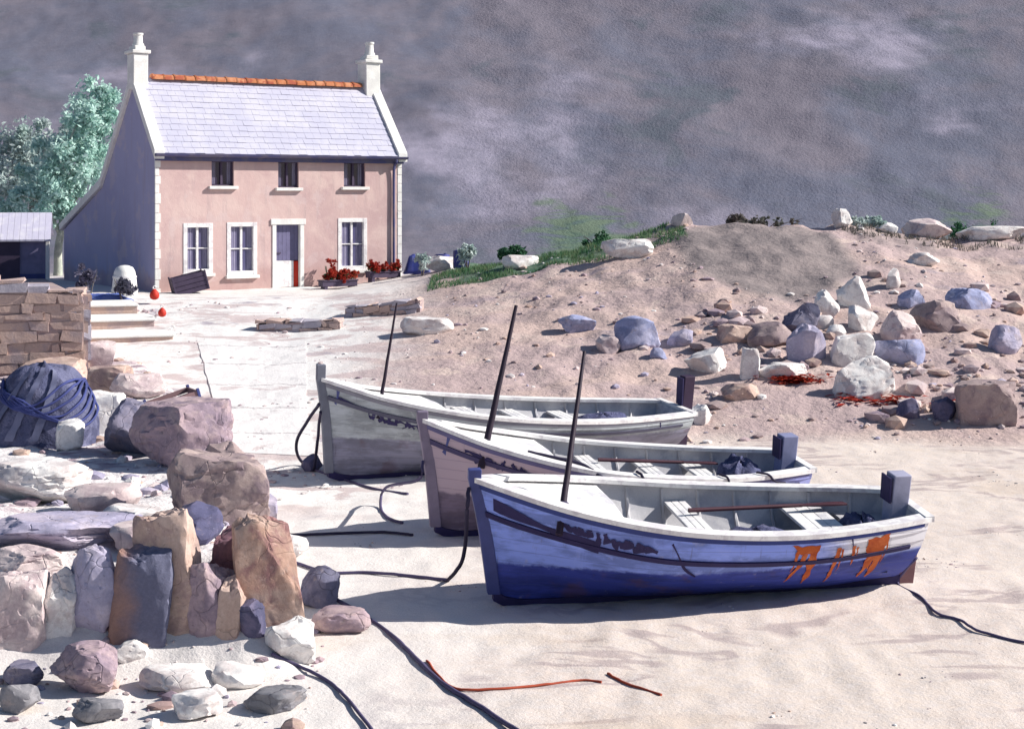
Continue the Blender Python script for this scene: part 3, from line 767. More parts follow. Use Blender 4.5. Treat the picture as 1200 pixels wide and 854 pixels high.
tree('willow_tree', b0, [(0,0,-.3),L(68,318,Yt,b0),L(69,285,Yt,b0),L(80,240,Yt,b0),L(92,190,Yt,b0)],
     [[L(70,275,Yt,b0),L(52,240,Yt-.6,b0),L(22,228,Yt-1,b0)],[L(76,250,Yt,b0),L(100,215,Yt+.8,b0),L(122,150,Yt+1,b0)],[L(88,205,Yt,b0),L(80,170,Yt-1,b0),L(100,130,Yt,b0)]],
     [(L(*q[:2],Yt+q[3],b0), q[2]/28.8, 1.0) for q in [(112,130,30,.6),(96,140,26,-.5),(66,180,30,-.3),(48,212,30,.2),(108,104,18,.3),(100,160,30,0),(126,150,22,1),(86,195,34,-.6),(112,196,32,.8),(60,222,30,-.8),(82,236,32,.4),(30,238,24,-.5),(2,245,20,0),(95,258,22,.3),(55,258,18,-.2),(128,112,14,.5)]],
     19000, .11, M['teal_leaf'], M['bark'], 'teal-green leaning tree growing behind the cottage gable beside the shed', 'tree', seed=5, r=.17)
Yt = 74.0; b0 = Vector((pt(36,320,Yt).x, Yt, height(pt(36,320,Yt).x, Yt)))
tree('round_tree', b0, [(0,0,-.3),L(36,280,Yt,b0),L(38,210,Yt,b0)], [[L(37,240,Yt,b0),L(20,205,Yt,b0),L(10,190,Yt,b0)],[L(37,250,Yt,b0),L(55,210,Yt,b0),L(62,185,Yt,b0)]],
     [(L(*q[:2],Yt+q[3],b0), q[2]/25.7, 1.0) for q in [(42,190,40,0),(25,165,30,.3),(4,190,26,.4),(20,205,30,-.6),(66,178,24,.6),(40,160,22,.3),(84,160,18,.5),(8,225,24,0),(55,215,26,.2)]],
     9000, .12, M['grey_leaf'], M['dark_bark'], 'grey-green round-headed tree standing behind the teal tree', 'tree', seed=9, r=.16)
def shrub(px, py, w, h, leafm, label, Y=None, n=500, size=.06, group=None, seed=1, name='shrub', cat='shrub'):
    p = at(px, py) if Y is None else Vector(((px-600)/FP*Y, Y, height((px-600)/FP*Y, Y))); k = p.y/FP; rnd = random.Random(seed*31+px)
    t = empty(name, p, 0, label, cat, group); W, H = w*k, h*k
    mb = MB()
    for i in range(5):
        a = rnd.uniform(0,6.28); e = Vector((math.cos(a)*W*.3, math.sin(a)*W*.25, H*rnd.uniform(.55,.85)))
        mb.tube(crom([(0,0,-.1), e*.45+Vector((0,0,H*.08)), e], 4), .018+.01*H, 5, taper=.006)
    mb.build('stem', M['dark_bark'], t, smooth=60)
    mb = MB(); bl = [((rnd.uniform(-.28,.28)*W, rnd.uniform(-.25,.25)*W, H*rnd.uniform(.3,.72)), .30*min(W, H)*rnd.uniform(.8,1.25)) for _ in range(max(4, int(2+2.4*W/H)))]
    leaves(mb, bl, n, size, rnd); mb.build('foliage', leafm, t, fix=False); return t
for q in [(105,333,30,42,M['mauve_leaf'],'dark mauve bush against the cottage gable beside the white tub',50.5),
          (144,338,34,32,M['mauve_leaf'],'low dark bush in front of the white tub',49.6),
          (495,338,22,34,M['grey_leaf'],'grey leafy plant beside the right corner of the cottage',56),
          (548,332,26,34,M['grey_leaf'],'grey bush on the bank beneath the second blue drum',53),
          (600,318,44,24,M['green_leaf'],'bright green bush among the grass of the rising crest',53.5),
          (700,296,56,20,M['green_leaf'],'low green bush behind the long white crest rock',53.5),
          (1150,292,110,44,M['green_leaf'],'dark green wide bush growing beyond the crest',56),
          (895,280,150,22,M['dim_leaf'],'low dark bush along the crest above the smooth brown mound',53.5),
          (1020,284,60,18,M['grey_leaf'],'grey-green low bush on the crest between two white rocks',52.5)]:
    shrub(q[0],q[1],q[2],q[3],q[4],q[5],q[6],n=1500 if q[2] > 40 else 800,size=.07)
def ground_cover(name, n, region, hgt, mat_, label, kind='grass'):
    rnd = random.Random(n); mb = MB(); k = 0
    while k < n:
        X, Y, ok = region(rnd)
        if not ok: continue
        k += 1; z = height(X, Y); a = rnd.uniform(0,6.28); h = hgt*rnd.uniform(.5,1.3); w = h*.11 if kind == 'grass' else h*.5
        dx, dy = math.cos(a)*w, math.sin(a)*w; lx, ly = rnd.gauss(0,.35)*h, rnd.gauss(0,.35)*h
        if kind == 'grass': mb.poly([(X-dx,Y-dy,z-.02),(X+dx,Y+dy,z-.02),(X+lx,Y+ly,z+h)])
        else: mb.poly([(X,Y,z-.02),(X+dx+lx*.5,Y+dy+ly*.5,z+h*.6),(X+lx,Y+ly,z+h),(X-dx+lx*.5,Y-dy+ly*.5,z+h*.6)])
    return tag(mb.build(name, mat_, fix=False), label, 'grass' if kind == 'grass' else 'bracken', kind='stuff')
def rg1(r):
    X, Y = r.uniform(-2.6, 5.4), r.uniform(49.6, 54); return X, Y, fbm(X*.7, Y*.7, 2) > -.12
M['blade'] = leaf_mat('blade', [(.06,.17,.08),(.13,.22,.11),(.24,.27,.15)])
ground_cover('grass', 9000, rg1, .13, M['blade'], 'green tufty grass along the rising crest beside the cottage')
def rg3(r):
    X, Y = r.uniform(10.4, 18), r.uniform(50, 53.5); return X, Y, fbm(X*.7, Y*.7, 2) > .02
ground_cover('dry_grass', 1800, rg3, .16, M['dim_leaf'], 'dull grass tufts along the crest beyond the scree')

# ------------------------------------------------------------------ yard: shed, walls, steps and the things about them
Ys = 62.0; s0 = Vector((pt(12,328,Ys).x, Ys, height(pt(12,328,Ys).x, Ys)-.05)); sh = empty('shed', s0, R(14), 'low dark shed with a pale lilac roof left of the trees', 'shed')
k = Ys/FP; W2, D2 = 1.35, 2.6
mb = MB(); mb.box(-W2, W2, 0, D2, -.4, 1.65); mb.build('wall', plain('shed_wall', (.25,.225,.36)), sh)
mb = MB(); mb.box(-W2-.02, W2+.02, -.03, .04, -.1, .28); mb.build('plinth', M['blue_paint'], sh)
mb = MB()
for i in range(13):
    x0 = -W2-.15 + i*(2*W2+.3)/13; x1 = x0 + (2*W2+.3)/13 - .008
    mb.sweep([[(x,-.2,1.6),(x,D2*.55,2.62),(x,D2+.2,1.75),(x,D2+.2,1.69),(x,D2*.55,2.55),(x,-.2,1.53)] for x in (x0, x1)])
mb.build('roof', mottled('shed_roof', [(.55,.53,.66),(.66,.64,.72)], 1, .8), sh)
mb = MB(); mb.box(W2-.05, W2+.10, -.05, .10, -.3, 1.6); mb.build('corner_post', M['white_wash'], sh, bevel=.01)
mb = MB(); mb.box(-.5, .35, -.06, -.005, 0, 1.5); mb.build('door', M['violet_wood'], sh)

M['wall_stone'] = mottled('wall_stone', [(.56,.41,.35),(.50,.37,.33),(.42,.33,.33)], .9, .9, .5, 12, .03, space='World', edge=.05)
M['wall_grey'] = mottled('wall_grey', [(.44,.41,.46),(.36,.335,.40)], 1.2, .9, .5, 12, .03, space='World')
M['earth'] = mottled('earth', [(.40,.30,.29),(.33,.26,.28),(.47,.37,.34)], .8, space='World')
def rubble_wall(mb, P0, P1, h0, h1, th, course, seed, greys=.2, m1=1, mortar=True):
    rnd = random.Random(seed); P0, P1 = Vector(P0), Vector(P1); d = (P1-P0); ln = d.length; d.normalize(); n = Vector((d.y, -d.x, 0))
    z = -.35; row = 0
    top = lambda s: h0 + (h1-h0)*s/ln
    if mortar:
        c = [P0+n*.0-n*.0, P1]; o2 = n*-.03; o3 = n*-(th-.03)
        q = [P0+o2+Vector((0,0,-.5)), P1+o2+Vector((0,0,-.5)), P1+o2+Vector((0,0,h1-.06)), P0+o2+Vector((0,0,h0-.06))]; q2 = [v-o2+o3 for v in q]
        mb.sweep([q, q2], 2)
    while z < max(h0, h1):
        hh = course*rnd.uniform(.75,1.3); x = -rnd.uniform(0,.3)
        while x < ln:
            w = course*rnd.uniform(.9,3.6); a, b = max(0,x), min(ln, x+w)
            if b-a > .08 and z < top((a+b)/2):
                hz = min(hh, max(.08, top((a+b)/2)-z)); m = m1 if rnd.random() < greys else 0
                g = .012; pr = rnd.uniform(-.05,.02); c8 = []
                for s in (a+g, b-g):
                    for o in (-pr, th):
                        for zz in (z+g, z+hz-g):
                            jj = .05; q = P0 + d*(s+rnd.uniform(-jj,jj)) - n*(-0) ; q = q - n*o*(1 if o == th else -1)*(1)
                            c8.append(q + Vector((0,0,zz+rnd.uniform(-jj,jj))))
                i = [mb.vert(v) for v in c8]
                for q in ((0,1,3,2),(4,6,7,5),(0,4,5,1),(2,3,7,6),(0,2,6,4),(1,5,7,3)): mb.face([i[t] for t in q], m)
            x += w
        z += hh; row += 1
w0, w1 = at(-40,446), at(98,442); zb = min(w0.z, w1.z)
t = empty('terrace_wall', (w0+w1)/2, 0, 'tall pink and grey rubble wall holding up the terrace before the shed', 'wall'); o_ = (w0+w1)/2
mb = MB(); rubble_wall(mb, w0-o_, w1-o_, CH-(320-HY)/FP*w0.y-o_.z, CH-(345-HY)/FP*w1.y-o_.z, .6, .21, 4, .13)
mb.build('stonework', [M['wall_stone'], M['wall_grey'], M['earth']], t, bevel=.05)
e0 = w1 + Vector((.1,.1,0)); e1 = Vector((pt(100,350,49).x, 49, w1.z))
mb = MB(); rubble_wall(mb, e0-o_, e1-o_, CH-(345-HY)/FP*w1.y-o_.z, 2.25-o_.z, .5, .21, 8, .35); mb.build('return_wall', [M['wall_stone'], M['wall_grey'], M['earth']], t, bevel=.03)
# terrace of earth behind the wall
mb = MB(); zt0 = CH-(322-HY)/FP*w0.y
mb.poly([(w0.x-8, w0.y+.45, zt0-.15),(w1.x-.1, w1.y+.45, CH-(345-HY)/FP*w1.y-.15),(e1.x-.2,e1.y,2.1),(s0.x+1.6,Ys-1,2.0),(s0.x-10,Ys-1,2.0)])
tag(mb.build('terrace', M['earth'], fix=False), kind='structure')
# steps: white edges over pink risers, the sunlit treads put into the white
t0, t1 = at(106,404), at(203,398)
tl = Vector(((100-600)/FP*49.5, 49.5, 0)); st = empty('stone_steps', t0, 0, 'flight of stone steps with white edges and pink risers up to the cottage', 'steps')
z0 = min(t0.z, t1.z) - .05; ntr = 3; zt = CH-(352-HY)/FP*49.0
dirv = Vector((t1.x-t0.x, t1.y-t0.y, 0)); ln = dirv.length; dirv.normalize(); back = Vector((-dirv.y, dirv.x, 0))
if back.y < 0: back = -back
mbr, mbt = MB(), MB(); rise = (zt-z0)/ntr; going = (49.0-t0.y)/ntr
for i in range(ntr):
    sl = Vector((-.13*i*going, 0, 0)); a = back*(going*i); b_ = back*(going*ntr+.6)
    za, zb_ = z0+rise*i-.02 - t0.z, z0+rise*(i+1) - t0.z
    def prism(mb, A, B, za, zb, ex):
        p = [sl+A-dirv*ex, sl+A+dirv*(ln+ex), sl+B+dirv*(ln+ex), sl+B-dirv*ex]
        i8 = [mb.vert(v+Vector((0,0,za))) for v in p] + [mb.vert(v+Vector((0,0,zb))) for v in p]
        for q in ((0,1,2,3),(4,5,6,7),(0,1,5,4),(1,2,6,5),(2,3,7,6),(3,0,4,7)): mb.face([i8[k] for k in q])
    prism(mbr, a, b_, za-(.5 if i == 0 else 0), zb_-.065, 0)
    prism(mbt, a-back*.05, a+back*(going+.05), zb_-.063, zb_, .03)
mbr.build('riser', M['wall_stone'], st, bevel=.02); mbt.build('tread', M['white_wash'], st, bevel=.02)
# low wall along the front of the yard
y0, y1 = at(300,388), at(398,386); t = empty('yard_wall', y0, 0, 'low broken line of stones along the yard before the cottage door', 'wall')
mb = MB(); rubble_wall(mb, y0-y0, y1-y0, .24, .30, .6, .15, 15, .6); mb.build('stonework', [M['wall_stone'], M['wall_grey'], M['earth']], t, bevel=.025)
y2, y3 = at(404,372), at(492,366); t = empty('yard_wall', y2, 0, 'low broken stone wall below the red flowers', 'wall')
mb = MB(); rubble_wall(mb, y2-y2, y3-y2, .30, .40, .6, .15, 16, .7); mb.build('stonework', [M['wall_stone'], M['wall_grey'], M['earth']], t, bevel=.025)
# slipway of pale slabs
def slab_path(name, L_, R_, mat_, lift=.03):
    mb = MB(); n = 40; g = []
    ev = lambda q, f, c: interp(f, [(k/(len(q)-1), q[k][c]) for k in range(len(q))])
    for i in range(n+1):
        a = (ev(L_, i/n, 0), ev(L_, i/n, 1)); b = (ev(R_, i/n, 0), ev(R_, i/n, 1))
        row = []
        for j in range(13):
            f = j/12; e_ = 2.5*n3(i*.35, j*.9) if j in (0,12) or i in (0,n) else 0; p = at(a[0]+(b[0]-a[0])*f+e_, a[1]+(b[1]-a[1])*f); p.z = height(p.x, p.y, True)+.6*lift+.02*n3(p.x*1.5,p.y*1.5); row.append(mb.vert(p))
        g.append(row)
    for r0, r1 in zip(g, g[1:]):
        for j in range(12): mb.face((r0[j], r0[j+1], r1[j+1], r1[j]))
    o = mb.build(name, mat_, fix=False); s = o.modifiers.new('Solidify', 'SOLIDIFY'); s.thickness = .05; s.offset = -1; return o
def concrete(name):
    m, nt, b = nodes_of(name); g = G(nt); v = g.vec('World'); sp = g.new('ShaderNodeSeparateXYZ'); g.link(v, sp.inputs[0])
    c = g.mix(g.ramp(g.noise(v, .9, 6, .65, .6), .58, .66), (.76,.74,.73), (.58,.51,.51))
    c = g.mix(g.math('MULTIPLY', g.ramp(g.noise(v, 3.5, 6, .7), .56, .70), .35), c, (.54,.49,.49))
    wob = g.math('MULTIPLY', g.noise(v, 1.4, 4), .35)
    u = g.math('FRACT', g.math('ADD', g.math('MULTIPLY', sp.outputs[1], .42), wob)); w = g.math('FRACT', g.math('ADD', g.math('MULTIPLY', sp.outputs[0], .62), wob))
    j = g.math('SUBTRACT', 1.0, g.ramp(u, .0, .05))
    c = g.mix(g.math('MULTIPLY', j, .75), c, (.34,.29,.31))
    g.val(b.inputs['Base Color'], c); b.inputs['Roughness'].default_value = .9
    h = g.math('SUBTRACT', g.math('ADD', g.noise(v, 14, 6, .7), g.noise(v, 3, 4)), g.math('MULTIPLY', j, 1.2))
    g.link(g.bump(h, .5, .03), b.inputs['Normal']); return m
M['slip_concrete'] = concrete('slip_concrete')
tag(slab_path('slipway', [(276,530),(250,470),(232,402)], [(368,535),(360,480),(358,400)], M['slip_concrete']), kind='structure')
# dark box at the house corner, white tub, red buoys
p = hpt(224, 1.0); bx_ = empty('fish_box', p + Vector((0,0,.02)), R(20), 'dark violet wooden box tilted against the cottage corner', 'crate')
def crate(root, w, d, h, mat1, tilt=0, mat2=None):
    Mx = Matrix.Rotation(R(tilt), 4, 'Y'); mb = MB(); t = .035
    nb = 4
    for i in range(nb):
        za, zb = h*i/nb+.008, h*(i+1)/nb-.008
        mb.box(-w/2, w/2, -d/2, -d/2+t, za, zb, M=Mx); mb.box(-w/2, w/2, d/2-t, d/2, za, zb, M=Mx)
        mb.box(-w/2, -w/2+t, -d/2+t, d/2-t, za, zb, M=Mx); mb.box(w/2-t, w/2, -d/2+t, d/2-t, za, zb, M=Mx)
    mb.build('side', mat1, root, bevel=.006)
    mb = MB(); mb.box(-w/2+t, w/2-t, -d/2+t, d/2-t, .0, .04, M=Mx); mb.build('bottom', mat1, root)
    for x in (-w/2-.02, w/2-.03):
        for y in (-d/2-.02, d/2-.03):
            mb = MB(); mb.box(x, x+.05, y, y+.05, 0, h+.03, M=Mx); mb.build('corner_batten', mat2 or mat1, root, bevel=.006)
crate(bx_, 1.1, .8, .62, M['violet_wood'], -14)
p = at(208, 490); bx_ = empty('fish_box', p, R(28), 'brown wooden fish box with a blue end lying in the rubble', 'crate'); crate(bx_, .82, .62, .42, plain('box_brown', (.26,.16,.17)), -16, M['blue_paint'])
p = at(146, 322); p = Vector((pt(146,322,52).x, 52, height(pt(146,322,52).x, 52)))
tb = empty('water_tub', p, .3, 'white rounded tub standing against the shaded gable', 'tub')
mb = MB(); mb.lathe([(.40,0),(.42,.05),(.37,.55),(.33,.8),(.26,.93),(.12,.99),(.02,1.0)], seg=28); mb.build('body', M['white_wash'], tb, smooth=50)
mb = MB(); mb.lathe([(.415,.18),(.425,.18),(.42,.24),(.41,.24)], seg=28); mb.lathe([(.372,.60),(.385,.60),(.378,.66),(.366,.66)], seg=28); mb.build('hoop', M['white_paint'], tb, smooth=50)
def buoy(px, py, Y, r, col, label):
    X = (px-600)/FP*Y; z = py
    t = empty('buoy', (X, Y, z), .4, label, 'buoy', None)
    mb = MB(); mb.lathe([(r*.3,0),(r*.8,r*.25),(r,r*.85),(r*.85,r*1.5),(r*.45,r*1.95),(r*.2,r*2.2)], seg=18); mb.build('float', col, t, smooth=60)
    mb = MB(); mb.tube(crom([(0,0,r*2.15),(r*.35,0,r*2.5),(0,0,r*2.8),(-r*.35,0,r*2.5),(0,0,r*2.15)],5), r*.11, 6); mb.build('eye', M['white_paint'], t, smooth=60)
ztop = zt
buoy(181, zt, 49.3, .15, M['red'], 'red fishing buoy with a white eye on the top step by the cottage corner')
buoy(190, zt-rise, (t0.y+going*1.55), .12, M['red'], 'smaller red buoy just below on the steps beside the box')
# blue tarpaulin folded by the gable
def tarp(px, py, Y, w, d, h, mat_, label, rz=0, name='tarpaulin', seed=2):
    X = (px-600)/FP*Y; p = Vector((X, Y, height(X, Y))); mb = MB(); n, m_ = 26, 16; ids = []
    for i in range(n+1):
        row = []
        for j in range(m_+1):
            u, v = i/n*2-1, j/m_*2-1; e = max(abs(u), abs(v)); q = sm(1.0, .55, e) if False else 1 - sm(.6, 1.0, e)
            zz = h*q*(.75+.25*fbm(u*1.3+seed, v*1.3, seed)) + .05*fbm(u*4+seed, v*4)*(.4+q) + .02
            row.append(mb.vert((u*w/2*(1-.12*q), v*d/2*(1-.12*q), zz)))
        ids.append(row)
    for a, b in zip(ids, ids[1:]):
        for j in range(m_): mb.face((a[j], a[j+1], b[j+1], b[j]))
    o = mb.build(name, mat_, smooth=60, fix=False); o.location = p; o.rotation_euler = (0,0,rz); s = o.modifiers.new('Solidify','SOLIDIFY'); s.thickness = .02
    return tag(o, label, name)
M['navy_tarp'] = mottled('navy_tarp', [(.035,.05,.24),(.06,.07,.30),(.05,.06,.18)], 2, .55, .2, 12, .01)
M['blue_tarp'] = mottled('blue_tarp', [(.08,.13,.42),(.14,.19,.46)], 2, .55, .2, 12, .01)
tarp(118, 342, 49.8, 1.9, .9, .22, M['blue_tarp'], 'blue tarpaulin spread on the ground beside the top of the steps', .35)
tarp(489, 310, 58.5, 1.0, .9, .82, M['navy_tarp'], 'navy tarpaulin over a stack of gear beyond the cottage corner', .1, seed=5)
def drum(px, py, Y, r, h, label):
    X = (px-600)/FP*Y; t = empty('drum', (X, Y, height(X, Y)), 0, label, 'drum', 'blue drums beside the cottage')
    mb = MB(); mb.lathe([(r*.95,0),(r,.03),(r,h*.3),(r*1.05,h*.33),(r,h*.36),(r,h*.64),(r*1.05,h*.67),(r,h*.70),(r,h-.03),(r*.95,h)], seg=22); mb.build('body', M['navy_tarp'], t, smooth=40)
    mb = MB(); mb.lathe([(r*.8,h),(r*.8,h+.02),(.01,h+.02)], seg=22); mb.lathe([(.05,h+.02),(.05,h+.05),(.01,h+.05)], (r*.4,0,0), 10); mb.build('lid', M['blue_paint'], t, smooth=40)
drum(518, 308, 57.6, .27, .55, 'navy blue drum next to the tarpaulin stack'); drum(540, 308, 56.5, .27, .62, 'navy blue drum furthest from the cottage, before the green bush')
# red flowers
def flower_bed(px, out, w, h, label, seed, trough=True):
    p = hpt(px, out); t = empty('flower_trough', p, TH, label, 'flower trough', 'red flowers before the cottage'); rnd = random.Random(seed)
    if trough:
        mb = MB(); mb.box(-w/2, w/2, -.17, .17, .10, .30); mb.box(-w/2-.03, w/2+.03, -.2, .2, .28, .33)
        mb.build('trough', M['violet_wood'], t, bevel=.012)
        for x in (-w/2+.15, w/2-.15):
            mb = MB(); mb.box(x-.06, x+.06, -.15, .15, -.06, .10); mb.build('foot', M['violet_wood'], t)
    bl = [((rnd.uniform(-.5,.5)*w, rnd.uniform(-.1,.1), (.38 if trough else .2)+rnd.uniform(0,h*.5)), rnd.uniform(.13,.2)) for _ in range(int(6+w*5))]
    mb = MB(); leaves(mb, bl, int(420*w), .045, rnd); mb.build('foliage', M['green_leaf'], t, fix=False)
    bl = [((c[0], c[1]-.06, c[2]+.05), r*1.15) for c, r in bl]
    mb = MB(); leaves(mb, bl, int(1500*w), .05, rnd); mb.build('blossom', M['red_petal'], t, fix=False)
flower_bed(396, 1.5, 1.35, .22, 'red flowers filling a dark trough below the ground-floor window near the downpipe', 3)
flower_bed(449, .75, 1.25, .15, 'red flowers in a trough close to the right corner of the cottage', 4)
p = hpt(386, .35); t = empty('flower_pot', p, 0, 'small pot of red flowers against the pink wall', 'flower pot', 'red flowers before the cottage')
mb = MB(); mb.lathe([(.11,0),(.16,.24),(.175,.24),(.175,.29),(.14,.29),(.13,.26)], seg=18); mb.build('pot', M['ridge_tile'], t, smooth=40)
mb = MB(); rnd = random.Random(4)
for i in range(7):
    e = Vector((rnd.uniform(-.2,.2), rnd.uniform(-.12,.12), rnd.uniform(.6,.95))); mb.tube(crom([(0,0,.24), e*.6, e],4), .012, 5)
mb.build('stem', M['green_leaf'], t)
mb = MB(); leaves(mb, [((rnd.uniform(-.18,.18), rnd.uniform(-.1,.1), rnd.uniform(.5,.95)), .11) for _ in range(7)], 420, .04, rnd); mb.build('blossom', M['red_petal'], t, fix=False)
# heap of nets on the ledge, with a hawser coiled over it
p = at(36, 522); p.y += .7; p.z = height(p.x, p.y); t = empty('net_heap', p, 0, 'big round heap of dark blue nets with a hawser thrown over it', 'fishing nets')
mb = MB(); n, m_ = 44, 18; ids = []
for i in range(n):
    row = []
    for j in range(m_+1):
        a = i/n*2*math.pi; e = j/m_*math.pi/2; rr = 1 + .16*fbm(math.cos(a)*1.6, math.sin(a)*1.6, e*2) + .05*fbm(math.cos(a)*6, math.sin(a)*6, e*7)
        row.append(mb.vert((.92*rr*math.cos(a)*math.cos(e)**.8, .75*rr*math.sin(a)*math.cos(e)**.8, 1.28*rr*math.sin(e)-.06)))
    ids.append(row)
for i in range(n):
    a, b = ids[i], ids[(i+1)%n]
    for j in range(m_): mb.face((a[j], b[j], b[j+1], a[j+1]))
M['net'] = mottled('net', [(.11,.12,.22),(.16,.165,.27),(.075,.08,.15)], 2.2, .95, .8, 30, .03)
mb.build('net', M['net'], t, smooth=60)
def on_heap(a, e, f=1.05):
    rr = f*(1 + .16*fbm(math.cos(a)*1.6, math.sin(a)*1.6, e*2)); return (.92*rr*math.cos(a)*math.cos(e)**.8, .75*rr*math.sin(a)*math.cos(e)**.8, 1.28*rr*math.sin(e)-.06)
mb = MB()
for k in range(7): mb.tube(crom([on_heap(-3.0+i*.25, .50+.045*k+.22*math.sin(i*.5+k*.4)+.03*n3(i*.7,k), 1.035) for i in range(15)],4), .022, 6)
mb.build('hawser', plain('hawser_blue', (.06,.075,.24), .8), t, smooth=60)
for k in range(3):
    mb = MB(); a0 = -2.35+k*.42; L_, R_ = [], []
    for i in range(22):
        e = .12+.052*i; a_ = a0+.028*i
        L_.append(mb.vert(on_heap(a_-.07-.02*n3(i*.4,k), e, 1.045))); R_.append(mb.vert(on_heap(a_+.07+.02*n3(i*.5,k+4), e, 1.045)))
    for i in range(21): mb.face((L_[i], R_[i], R_[i+1], L_[i+1]))
    mb.build('strap', plain('strap_grey', (.17,.18,.29)), t, smooth=60, fix=False)

# ------------------------------------------------------------------ boats
def hull_mat(name, top, low, zl, slope_, fore=None, band=None):
    """painted planks: top colour, darker lower colour below a wavering line, worn scuffs; fore = (colour, x) tint over the bow"""
    m, nt, b = nodes_of(name); g = G(nt); v = g.vec()
    sp = g.new('ShaderNodeSeparateXYZ'); g.link(v, sp.inputs[0]); X, Z = sp.outputs[0], sp.outputs[2]
    st = g.new('ShaderNodeMapping'); g.link(v, st.inputs[0]); st.inputs['Scale'].default_value = (.6, .6, 2.2)
    w1 = g.noise(st.outputs[0], 1.6, 6, .65); w2 = g.noise(v, 6, 6, .7); w3 = g.noise(v, 40, 4, .7)
    c = g.mix(g.ramp(w1, .40, .58), tuple(x*.72 for x in top), tuple(min(1, x*1.2+.015) for x in top))
    c = g.mix(g.math('MULTIPLY', g.ramp(g.noise(v, 2.7, 6, .7, .8), .54, .64), .5), c, tuple(min(1, x*1.1+.09) for x in top))
    if fore:
        f = g.ramp(g.math('ADD', X, g.math('MULTIPLY', g.math('SUBTRACT', w1, .5), 1.6)), fore[1]-.5, fore[1]+.5)
        c = g.mix(f, fore[0], c)
    if band:
        f = g.ramp(g.math('ADD', X, g.math('MULTIPLY', g.math('SUBTRACT', w1, .5), 1.4)), band[1]-.35, band[1]+.35)
        f2 = g.ramp(g.math('SUBTRACT', Z, g.math('MULTIPLY', X, band[3])), band[2]-.02, band[2]+.05)
        c = g.mix(g.math('MULTIPLY', f, f2), c, band[0])
    zz = g.math('ADD', g.math('ADD', Z, g.math('MULTIPLY', X, slope_)), g.math('MULTIPLY', g.math('SUBTRACT', w2, .5), .12))
    lowc = g.mix(g.ramp(w1, .42, .6), low, tuple(x*.62 for x in low))
    lowc = g.mix(g.math('MULTIPLY', g.ramp(g.noise(v, 1.3, 4), .56, .68), .5), lowc, (.13,.07,.09))
    c = g.mix(g.ramp(zz, zl+.03, zl-.03), c, lowc)
    c = g.mix(g.math('MULTIPLY', g.ramp(w2, .60, .72), .35), c, (.42,.40,.46))
    vs_ = g.new('ShaderNodeMapping'); g.link(v, vs_.inputs[0]); vs_.inputs['Scale'].default_value = (9, 3, .55)
    run = g.ramp(g.noise(vs_.outputs[0], 1.6, 5, .65), .60, .72)
    c = g.mix(g.math('MULTIPLY', run, .38), c, (.085,.07,.12)); b0 = c
    # plank seams run along the hull
    pl = g.math('FRACT', g.math('MULTIPLY', g.math('ADD', Z, g.math('MULTIPLY', X, .05)), 6.5)); seam = g.ramp(pl, .0, .09)
    c = g.mix(g.math('MULTIPLY', g.math('SUBTRACT', 1.0, seam), .45), b0, tuple(x*.3 for x in top))
    g.val(b.inputs['Base Color'], c); b.inputs['Roughness'].default_value = .6; b.inputs['Specular IOR Level'].default_value = .3
    g.link(g.bump(g.math('ADD', g.math('MULTIPLY', seam, .8), g.math('MULTIPLY', w3, .35)), .35, .012), b.inputs['Normal'])
    return m
M['inner_grey'] = mottled('inner_grey', [(.52,.515,.54),(.42,.42,.47),(.60,.59,.61)], 1.6, .75, .2, 24, .01)
M['floor_grey'] = mottled('floor_grey', [(.22,.22,.25),(.16,.16,.20),(.30,.29,.30)], 1.8, .8, .3, 24, .01)
M['oar_wood'] = plain('oar_wood', (.075,.025,.04), .6)
M['rust'] = mottled('rust', [(.46,.10,.025),(.36,.065,.02),(.55,.15,.05)], 4, .85, .2, 40, .005)
M['ink_paint'] = plain('ink_paint', (.028,.022,.09), .7)
